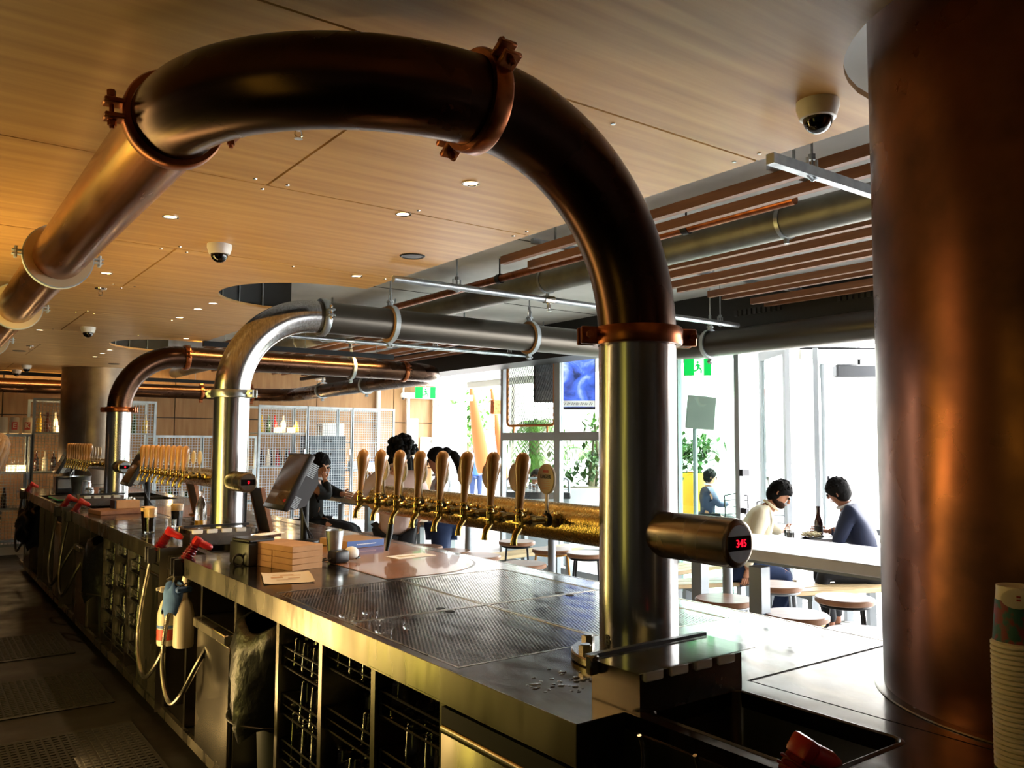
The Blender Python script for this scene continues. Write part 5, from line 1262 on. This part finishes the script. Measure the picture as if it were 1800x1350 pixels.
t = thing('white_planter', 'long white planter wall beyond the brass tap rail', 'planter', (8.5, 9.65, 0), math.radians(-36)); b = B(); b.box(-1.3, 1.3, -.22, .22, 0, .92, bev=.01); b.done('trough', 'planter_grey', t); b = B(); b.box(-1.25, 1.25, -.18, .18, .92, .93); b.done('soil', 'trunk', t)
t = thing('yellow_planter', 'tall yellow planter with dark green bush seen through the glass panel', 'planter', (9.95, 8.95, 0)); b = B(); b.lathe([(0, 0), (.26, 0), (.36, 1.15), (.33, 1.15), (.3, 1.05), (0, 1.05)], n=4 if False else 28); b.done('pot', 'planter_yellow', t); leaf_clump(t, [((0, 0, 1.3), .17), ((.2, -.1, 1.5), .14), ((-.22, .1, 1.45), .14)], 700, .16, .04, 'leaf_dark')
t = thing('street_tree', 'small sunlit tree beyond the orange umbrella', 'tree', (13.2, 20.2, 0)); b = B(); b.tube([(0, 0, 0), (0, 0, 1.6)], .07, n=8); b.done('trunk', 'trunk', t); leaf_clump(t, [((0, 0, 2.0), .32), ((.1, .1, 2.4), .25)], 800, .2, .05, 'leaf_green', 'crown')
t = thing('umbrella', 'folded orange market umbrella leaning on the terrace', 'umbrella', (11.5, 16.6, 0), 0, rot=(math.radians(-3), math.radians(-9), 0)); b = B(); b.cyl((0, 0, 0), (0, 0, 3.0), .03, n=10); b.done('pole', 'bench_wood', t); b = B(); b.lathe([(.16, .9), (.18, 1.1), (.16, 1.8), (.10, 2.6), (.04, 3.0), (0, 3.02)], n=12); b.done('canopy', 'umbrella', t)
t = thing('umbrella', 'second folded umbrella, thinner and paler, just past the first', 'umbrella', (11.95, 16.4, 0), 0, rot=(0, math.radians(-11), 0)); b = B(); b.cyl((0, 0, 0), (0, 0, 2.95), .03, n=10); b.done('pole', 'bench_wood', t); b = B(); b.lathe([(.09, .7), (.10, 1.1), (.08, 1.9), (.05, 2.7), (.03, 2.95), (0, 2.96)], n=12); b.done('canopy', 'umbrella', t)
for x, y, z, l in ((9.2, 13.1, 2.15, 'small copper wall lamp between the umbrellas and window post'), (13.5, 9.9, 2.45, 'faint copper wall lamp far across the terrace')):
    t = thing('wall_lamp', l, 'lamp', (x, y, z)); b = B(); b.box(-.09, .09, -.06, .06, 0, .28, bev=.01); b.done('shade', 'copper_clamp', t); b = B(); b.box(-.015, .015, .06, .10, -z, .2); b.done('bracket_post', 'white_plastic', t)
t = thing('service_station', 'black glass-rack station on the terrace behind the LAGER badge', 'station', (6.95, 8.9, 0), math.radians(-38)); b = B(); b.box(-.42, .42, -.22, .22, 0, .86); b.done('base', 'metal_grey', t); b = B(); b.box(-.44, .44, -.24, .24, .86, .95, bev=.01); b.done('tray', 'black_plastic', t); b = B(); b.tube([(-.42, -.2, .95), (-.42, -.2, 1.1), (-.38, -.2, 1.13), (.38, -.2, 1.13), (.42, -.2, 1.1), (.42, -.2, .95)], .018, n=8); b.done('guard_rail', 'metal_grey', t)
for k in range(7):
    o = put('glass', small, None, (6.95+(-.3+k*.1)*math.cos(math.radians(-38)), 8.9+(-.3+k*.1)*math.sin(math.radians(-38)), .951)); tag(o, 'upturned clear glass on the terrace station, %s along' % ordw[k], 'glass', 'glasses on the terrace station')
t = thing('menu_sign', 'grey tilted menu panel on a stand outside the glass panel', 'sign', (8.36, 7.48, 0), math.radians(-40)); b = B(); b.box(-.19, .19, -.02, .02, 1.80, 2.24, bev=.01, M=RY(math.radians(5))); b.done('panel', 'sign_grey', t); b = B(); b.cyl((.1, .03, 0), (.1, .03, 1.8), .03, n=10); b.lathe([(0, 0), (.2, 0), (.2, .02), (0, .02)], n=20); b.done('stand', 'metal_grey', t)
def bistro(x, y, rz, lab):
    t = thing('bistro_chair', lab, 'chair', (x, y, 0), rz); b = B(); b.lathe([(0, .44), (.19, .44), (.19, .46), (0, .46)], n=20); b.done('seat', 'metal_black', t)
    for sx in (-1, 1):
        b = B(); b.tube([(sx*.2, .2, 0), (sx*.17, .16, .45), (sx*.17, .2, .85)], .011, n=6); b.done('leg', 'metal_black', t); b = B(); b.tube([(sx*.2, -.2, 0), (sx*.16, -.15, .45)], .011, n=6); b.done('leg', 'metal_black', t)
    b = B(); b.tube([(-.17, .2, .85), (0, .23, .88), (.17, .2, .85)], .011, n=6)
    for z in (.58, .68, .78): b.tube([(-.17, .18, z), (0, .21, z+.01), (.17, .18, z)], .008, n=6)
    b.done('backrest', 'metal_black', t)
bistro(9.25, 6.85, 2.2, 'black bistro chair behind the man in the pale shirt'); bistro(9.7, 7.7, -.6, 'second black bistro chair farther behind the pale shirt'); bistro(10.9, 5.8, 1.0, 'black bistro chair beyond the man in the navy suit')
for (x0, y0), (x1, y1), z, l in (((8.67, 5.98), (9.5, 5.36), 2.62, 'rolled white blind on the terrace edge beside the big column'), ((8.9, 13.6), (8.95, 10.2), 2.66, 'rolled white blind on the terrace edge beyond the wire screen')):
    c = ((x0+x1)/2, (y0+y1)/2); L = math.hypot(x1-x0, y1-y0); t = thing('roller_blind', l, 'blind', (c[0], c[1], z), math.atan2(y1-y0, x1-x0)); b = B(); b.box(-L/2, L/2, -.05, .05, 0, .12, bev=.01); b.done('cassette', 'blind', t); b = B(); b.cyl((-L/2, -.03, .135), (L/2, -.03, .135), .012, n=8); b.done('rail', 'metal_black', t)
t = thing('terrace_heater', 'black box heater under the terrace soffit beside the big column', 'heater', (9.25, 5.55, 2.40), RZB); b = B(); b.box(-.3, .3, -.08, .08, 0, .16, bev=.02); b.done('housing', 'grey_plastic', t); b = B(); b.cyl((0, 0, .16), (0, 0, .38), .02, n=8); b.done('stem', 'metal_black', t)
for x, y, l in ((9.15, 4.9, 'first'), (9.15, 8.4, 'second'), (9.15, 12.4, 'third')):
    t = thing('terrace_post', 'slim white post at the terrace edge, %s from the column' % l, 'post', (x, y, 0)); b = B(); b.box(-.05, .05, -.05, .05, .01, 2.78); b.done('post', 'white_plastic', t); b = B(); b.box(-.09, .09, -.09, .09, 0, .01); b.done('foot_plate', 'metal_grey', t)
# ================================================================ PEOPLE
def skin_bm(bm, nodes, edges, root_i=0, sub=1):
    me = bpy.data.meshes.new('sk'); me.from_pydata([n[0] for n in nodes], edges, []); o = bpy.data.objects.new('sk', me); C.objects.link(o)
    o.modifiers.new('s', 'SKIN')
    for i, n in enumerate(nodes):
        r = n[1]; v = me.skin_vertices[0].data[i]; v.radius = r if hasattr(r, '__len__') else (r, r); v.use_root = (i == root_i)
    md = o.modifiers.new('u', 'SUBSURF'); md.levels = sub
    bpy.context.view_layer.update(); m2 = bpy.data.meshes.new_from_object(o.evaluated_get(bpy.context.evaluated_depsgraph_get()))
    bm.from_mesh(m2); bpy.data.objects.remove(o, do_unlink=True); bpy.data.meshes.remove(m2)
def hand(bm, wr, d, side):
    d = Vector(d).normalized(); s = Vector(side).normalized(); s = (s-d*s.dot(d)).normalized(); nrm = d.cross(s); wr = Vector(wr)
    palm = wr+d*.045
    skin_bm(bm, [(wr-d*.02, .024), (wr+d*.02, (.028, .02)), (wr+d*.07, (.036, .016))], [(0, 1), (1, 2)])
    for k, l in enumerate((.062, .075, .07, .055)):
        b0 = palm+s*(.03-.02*k)+d*.02; skin_bm(bm, [(b0, .0095), (b0+d*(.02+l*.45), .009), (b0+d*(.02+l*.75)-nrm*.018, .0085), (b0+d*(.02+l*.8)-nrm*.04, .0075)], [(0, 1), (1, 2), (2, 3)])
    b0 = wr+d*.015+s*.022; skin_bm(bm, [(b0, .011), (b0+d*.03+s*.028, .010), (b0+d*.055+s*.034-nrm*.012, .0085)], [(0, 1), (1, 2)])
def person(lab, base, J, face, skin='skin', top='shirt_white', legs='jeans', hair='hair_black', sleeve='wrist', hairfn=None, hands=True, shoes=True, beard=False, legs_on=True):
    """J: joint -> (x,y,z) relative to base"""
    t = thing('person', lab, 'person', base); V = {k: Vector(v) for k, v in J.items()}; f = Vector((face[0], face[1], face[2] if len(face) > 2 else 0)).normalized()
    up_ = (V['head']-V['neck']).normalized(); f = (f-up_*f.dot(up_)).normalized(); sd = f.cross(up_)
    bm = bmesh.new(); mid = V['pelvis'].lerp(V['chest'], .5)
    N = [(V['pelvis'], .108), (mid, .098), (V['chest'], .108), (V['neck']-up_*.03, .062), (V['neck']+up_*.03, .054), (V['head']-up_*.06+f*.012, .070), (V['head']+f*.004, (.082, .094)), (V['head']+up_*.065-f*.006, (.074, .082)), (V['head']+up_*.108-f*.01, .035)]
    E = [(i, i+1) for i in range(8)]
    for s in 'LR':
        i = len(N); N += [(V['sh'+s], .047), (V['el'+s], .040), (V['wr'+s], .029)]; E += [(2, i), (i, i+1), (i+1, i+2)]
        if legs_on: i = len(N); N += [(V['hp'+s], .088), (V['kn'+s], .058), (V['an'+s], .038), (V['an'+s]+Vector((f.x, f.y, 0))*.14-Vector((0, 0, .03)), .036)]; E += [(0, i), (i, i+1), (i+1, i+2), (i+2, i+3)]
    skin_bm(bm, N, E)
    hd = V['head']
    nose = [(hd+f*.085+up_*.012, .010), (hd+f*.103-up_*.018, .014), (hd+f*.088-up_*.026, .012)]; skin_bm(bm, nose, [(0, 1), (1, 2)])
    for s in (1, -1):
        e = hd+sd*s*.083-f*.008; skin_bm(bm, [(e+up_*.022, .010), (e-f*.008, .012), (e-up_*.024, .008)], [(0, 1), (1, 2)])
    if hands:
        for s in 'LR':
            d = (V['wr'+s]-V['el'+s]).normalized(); d = V['hd'+s].normalized() if 'hd'+s in V else d
            hand(bm, V['wr'+s], d, V.get('th'+s, up_))
    b = B(); b.bm.free(); b.bm = bm; b.done('body', skin, t, ang=180)
    b = B()
    for s in (1, -1): b.ball(hd+f*.083+sd*s*.032+up_*.012, .011, n=10)
    b.done('eyes', 'ink', t); b = B(); b.ball(hd+f*.085-up_*.052, (.022, .022, .006), n=10); b.done('mouth', 'ink_red' if False else 'skin_dark', t)
    # garment for the trunk
    bm = bmesh.new(); g = .016
    N = [(V['pelvis']-(V['chest']-V['pelvis']).normalized()*.08, (.156, .136)), (V['pelvis'], (.15, .13)), (mid, (.145, .118)), (V['chest'], (.172, .132)), (V['neck']-up_*.045, .075), (V['neck']-up_*.005, .062)]; E = [(i, i+1) for i in range(5)]
    for s in 'LR':
        i = len(N); el, wr = V['el'+s], V['wr'+s]
        N += [(V['sh'+s], .082)]; E += [(3, i)]
        if sleeve == 'wrist': N += [(el, .056), (wr-(wr-el).normalized()*.02, .042)]; E += [(i, i+1), (i+1, i+2)]
        else: N += [(V['sh'+s].lerp(el, .75), .06)]; E += [(i, i+1)]
    skin_bm(bm, N, E); b = B(); b.bm.free(); b.bm = bm; b.done('shirt' if 'shirt' in top else 'jacket', top, t, ang=180)
    b = B(); b.tube([V['neck']+Vector(q) for q in [tuple((f*math.cos(a)+sd*math.sin(a))*.068+up_*.012) for a in [i*2*PI/16 for i in range(16)]]], .012, n=6, closed=True); b.done('collar', top if 'shirt' in top else 'shirt_white', t)
    if legs_on:
        bm = bmesh.new(); N = [(V['pelvis']+Vector((0, 0, .05)), (.148, .128))]; E = []
        for s in 'LR': i = len(N); N += [(V['hp'+s], .102), (V['kn'+s], .073), (V['an'+s]+Vector((0, 0, .03)), .055)]; E += [(0, i), (i, i+1), (i+1, i+2)]
        skin_bm(bm, N, E); b = B(); b.bm.free(); b.bm = bm; b.done('trousers', legs, t, ang=180)
        for s in 'LR':
            b = B(); a = V['an'+s]; ff = Vector((f.x, f.y, 0)).normalized(); b.ball(a+ff*.07+Vector((0, 0, -.045)), (.045, .135, .042), n=16, M=RZ(math.atan2(ff.y, ff.x)-PI/2)); b.done('shoe', 'shoe_black', t)
    if beard:
        b = B(); b.ball(hd+f*.020-up_*.070, (.066, .078, .042), n=16, M=Matrix((sd, f, up_)).transposed().to_4x4()); b.done('beard', 'beard_brown', t)
    b = B(); hairfn(b, hd, f, up_, sd); b.done('hair', hair, t, ang=180)
    return t
def cap_hair(b, h, f, u, s, k=1.0, thick=.012):
    q = Matrix((s, f, u)).transposed().to_4x4(); q.translation = h-f*.012+u*.026
    b.lathe([(0, .098), (.045, .09), (.075, .064), (.090+thick*.4, .02), (.094, -.03), (.084, -.052)], n=20, M=q @ Matrix.Rotation(math.radians(45), 4, 'X') @ Matrix.Diagonal((1, 1.08, 1, 1)))
def curly(b, h, f, u, s):
    cap_hair(b, h, f, u, s)
    for k in range(150):
        a, e = random.uniform(0, 2*PI), random.uniform(-.5, 1.5); d = s*math.cos(a)*math.cos(e)+f*math.sin(a)*math.cos(e)+u*math.sin(e)
        if d.dot(f) > .55 and e < .5: continue
        b.ball(h+u*.03-f*.02+d*random.uniform(.085, .128), random.uniform(.018, .032), n=6)
def ponytail(b, h, f, u, s):
    cap_hair(b, h, f, u, s, thick=.02); b.ball(h-f*.10+u*.055, .05, n=12)
    b.tube(spline([h-f*.10+u*.06, h-f*.16+u*.02, h-f*.19-u*.08, h-f*.19-u*.18, h-f*.175-u*.25], 5), [.03]*5+[.042]*5+[.04]*5+[.03]*5+[.008], n=10)
def long_hair(b, h, f, u, s):
    cap_hair(b, h, f, u, s, thick=.02)
    for k in range(9):
        a = math.radians(-110+k*27.5); d = -f*math.cos(a)+s*math.sin(a)
        b.tube([h+d*.07+u*.06, h+d*.105-u*.03, h+d*.115-u*.16, h+d*.12-u*.30+s*.01*math.sin(k*2), h+d*.11-u*.40], [.03, .034, .036, .03, .012], n=8)
def short_hair(b, h, f, u, s):
    cap_hair(b, h, f, u, s); q = Matrix((s, f, u)).transposed().to_4x4()
    b.ball(h-f*.030-u*.012, (.0865, .078, .088), n=18, M=q)
    for k in range(60):
        a, e = random.uniform(0, 2*PI), random.uniform(.15, 1.5); d = s*math.cos(a)*math.cos(e)+f*math.sin(a)*math.cos(e)+u*math.sin(e)
        b.ball(h+u*.03-f*.012+d*.088, random.uniform(.012, .02), n=6)
def capped(b, h, f, u, s):
    cap_hair(b, h, f, u, s, thick=.014); b.box(-.07, .07, .07, .17, .045, .055, M=(lambda q: q)(Matrix.Translation(h) @ Matrix((s, f, u)).transposed().to_4x4()))
rt = Vector((.807, -.59, 0)); fd = Vector((.59, .807, 0))
def J(**k): return {a: tuple(rt*v[0]+fd*v[1]+Vector((0, 0, v[2]))) for a, v in k.items()}
# curly-haired man standing with his back to the bar
person('curly-haired man in pale pink shirt standing with his back to the bar', (3.47, 6.45, 0), J(pelvis=(0, 0, .86), chest=(.0, .03, 1.20), neck=(.01, .07, 1.37), head=(.03, .12, 1.50), shL=(-.17, .03, 1.28), elL=(-.36, .06, 1.10), wrL=(-.30, .25, 1.22), shR=(.19, .05, 1.28), elR=(.26, .16, 1.06), wrR=(.16, .33, 1.08), hpL=(-.09, 0, .82), knL=(-.10, .02, .46), anL=(-.10, 0, .09), hpR=(.09, 0, .82), knR=(.10, .02, .46), anR=(.10, 0, .09)),
    (fd.x, fd.y), top='shirt_pink', legs='trousers_dark', sleeve='short', hairfn=curly)
t = thing('yellow_drink', 'tall glass of yellow drink raised by the curly-haired man', 'drink', (3.335, 6.785, 1.215)); b = B(); b.lathe([(0, 0), (.028, 0), (.038, .15), (.036, .15), (.026, .008), (0, .008)], n=20); b.done('glass', 'glass', t); b = B(); b.lathe([(0, .009), (.0255, .009), (.034, .13), (0, .13)], n=20); b.done('drink', 'drink_yellow', t)
person('ponytailed woman in pale shirt and jeans, in profile beside the table', (4.05, 6.62, 0), J(pelvis=(.0, 0, .84), chest=(.0, 0, 1.14), neck=(-.02, 0, 1.30), head=(-.05, 0, 1.435), shL=(.0, -.17, 1.22), elL=(-.06, -.20, .98), wrL=(-.24, -.08, .98), shR=(.0, .17, 1.22), elR=(-.05, .20, .98), wrR=(-.22, .10, .98), hpL=(0, -.09, .8), knL=(-.01, -.09, .45), anL=(0, -.09, .09), hpR=(0, .09, .8), knR=(-.01, .09, .45), anR=(0, .09, .09)),
    (-rt.x, -rt.y), top='shirt_white', legs='jeans', hairfn=ponytail)
person('person in black seated at the far bar table, chin on hand', (3.25, 7.72, 0), J(pelvis=(-.02, 0, .80), chest=(.0, 0, 1.10), neck=(.02, 0, 1.25), head=(.06, 0, 1.365), shL=(.0, .17, 1.18), elL=(.20, .14, 1.09), wrL=(.30, -.02, 1.09), shR=(.03, -.15, 1.17), elR=(.20, -.16, 1.07), wrR=(.13, -.08, 1.24), hpL=(.0, .09, .78), knL=(.42, .12, .74), anL=(.40, .12, .30), hpR=(.0, -.09, .78), knR=(.42, -.10, .76), anR=(.40, -.08, .30), hdR=(-.25, .2, .9)),
    (rt.x, rt.y), top='jacket_black', legs='trousers_dark', hairfn=short_hair)
person('dark-haired person in dark top half hidden behind the curly-haired man', (4.16, 7.62, 0), J(pelvis=(0, 0, .84), chest=(0, 0, 1.14), neck=(0, 0, 1.31), head=(0, 0, 1.44), shL=(-.17, 0, 1.23), elL=(-.2, .02, .98), wrL=(-.18, .08, .78), shR=(.17, 0, 1.23), elR=(.2, .02, .98), wrR=(.18, .08, .78), hpL=(-.09, 0, .8), knL=(-.09, .02, .45), anL=(-.09, 0, .09), hpR=(.09, 0, .8), knR=(.09, .02, .45), anR=(.09, 0, .09)),
    (fd.x, fd.y), top='jacket_black', legs='trousers_dark', hairfn=long_hair)
# two men at the terrace table
def K(base, **k): return J(**k)
person('dark-haired bearded man in cream shirt leaning over the terrace table', (5.87, 4.52, 0), J(pelvis=(-.10, .0, .55), chest=(.02, .0, .90), neck=(.14, .0, 1.07), head=(.22, -.01, 1.175), shL=(.08, .17, 1.01), elL=(.26, .24, .84), wrL=(.34, .30, .84), shR=(.02, -.17, 1.0), elR=(-.10, -.26, .76), wrR=(-.12, -.20, .56), hpL=(-.08, .1, .53), knL=(.30, .12, .52), anL=(.30, .10, .09), hpR=(-.08, -.1, .53), knR=(.24, -.14, .52), anR=(.12, -.12, .09)),
    (.9*rt.x-.35*fd.x, .9*rt.y-.35*fd.y, -.25), top='shirt_cream', legs='jeans', sleeve='wrist', hairfn=short_hair, beard=True)
person('man in navy suit leaning in over the terrace table, back to the bar', (6.52, 3.98, 0), J(pelvis=(.12, .02, .56), chest=(.03, .03, .90), neck=(-.06, .05, 1.08), head=(-.12, .06, 1.195), shL=(-.09, -.10, 1.03), elL=(-.17, -.04, .78), wrL=(-.08, .18, .82), shR=(.10, .18, 1.02), elR=(.06, .34, .82), wrR=(-.10, .38, .83), hpL=(.08, -.08, .54), knL=(-.34, -.10, .52), anL=(-.26, -.10, .09), hpR=(.08, .1, .54), knR=(-.30, .12, .52), anR=(-.10, .14, .09)),
    (-.75*rt.x+.6*fd.x, -.75*rt.y+.6*fd.y, -.3), skin='skin_dark', top='suit_navy', legs='trousers_dark', hairfn=short_hair)
std = dict(pelvis=(0, 0, .86), chest=(0, 0, 1.18), neck=(0, 0, 1.36), head=(0, .01, 1.49), shL=(-.18, 0, 1.28), elL=(-.22, .02, 1.0), wrL=(-.2, .1, .78), shR=(.18, 0, 1.28), elR=(.22, .02, 1.0), wrR=(.2, .1, .78), hpL=(-.09, 0, .82), knL=(-.1, .02, .46), anL=(-.1, 0, .09), hpR=(.09, 0, .82), knR=(.1, .02, .46), anR=(.1, 0, .09))
person('pedestrian in bright blue top far beyond the terrace', (12.3, 18.4, -.1), J(**std), (fd.x, fd.y), top='blue_jacket', legs='jeans', hairfn=short_hair, hands=False)
sit = dict(pelvis=(0, 0, .50), chest=(.02, 0, .82), neck=(.03, 0, .98), head=(.05, 0, 1.10), shL=(0, .17, .9), elL=(.12, .2, .7), wrL=(.3, .15, .72), shR=(0, -.17, .9), elR=(.12, -.2, .7), wrR=(.3, -.15, .72), hpL=(0, .1, .48), knL=(.4, .1, .48), anL=(.4, .1, .09), hpR=(0, -.1, .48), knR=(.4, -.1, .48), anR=(.4, -.1, .09))
person('person in dark cap seated behind the LAGER badge', (7.38, 9.55, 0), J(**sit), (-fd.x, -fd.y), top='jacket_black', legs='jeans', hairfn=capped, hands=False)
person('dark-clothed person seated beside the yellow planter', (9.75, 8.35, 0), J(**sit), (rt.x, rt.y), top='suit_navy', legs='trousers_dark', hairfn=short_hair, hands=False)
person('distant dark-haired diner beyond the man in the navy suit', (9.6, 5.35, 0), J(**sit), (-fd.x, -fd.y), top='jacket_black', legs='trousers_dark', hairfn=short_hair, hands=False)
# blond bartender just entering at the edge of the aisle
person('blond bartender with long hair half cut off at the aisle edge', (.57, 9.1, 0), {a: (v[0]+{'head': .12, 'neck': .06, 'shR': -.1, 'elR': -.14, 'wrR': -.14}.get(a, 0), v[1], v[2]*1.04) for a, v in std.items()}, (-1, .2), top='shirt_white', legs='trousers_dark', hair='hair_blond', hairfn=long_hair)
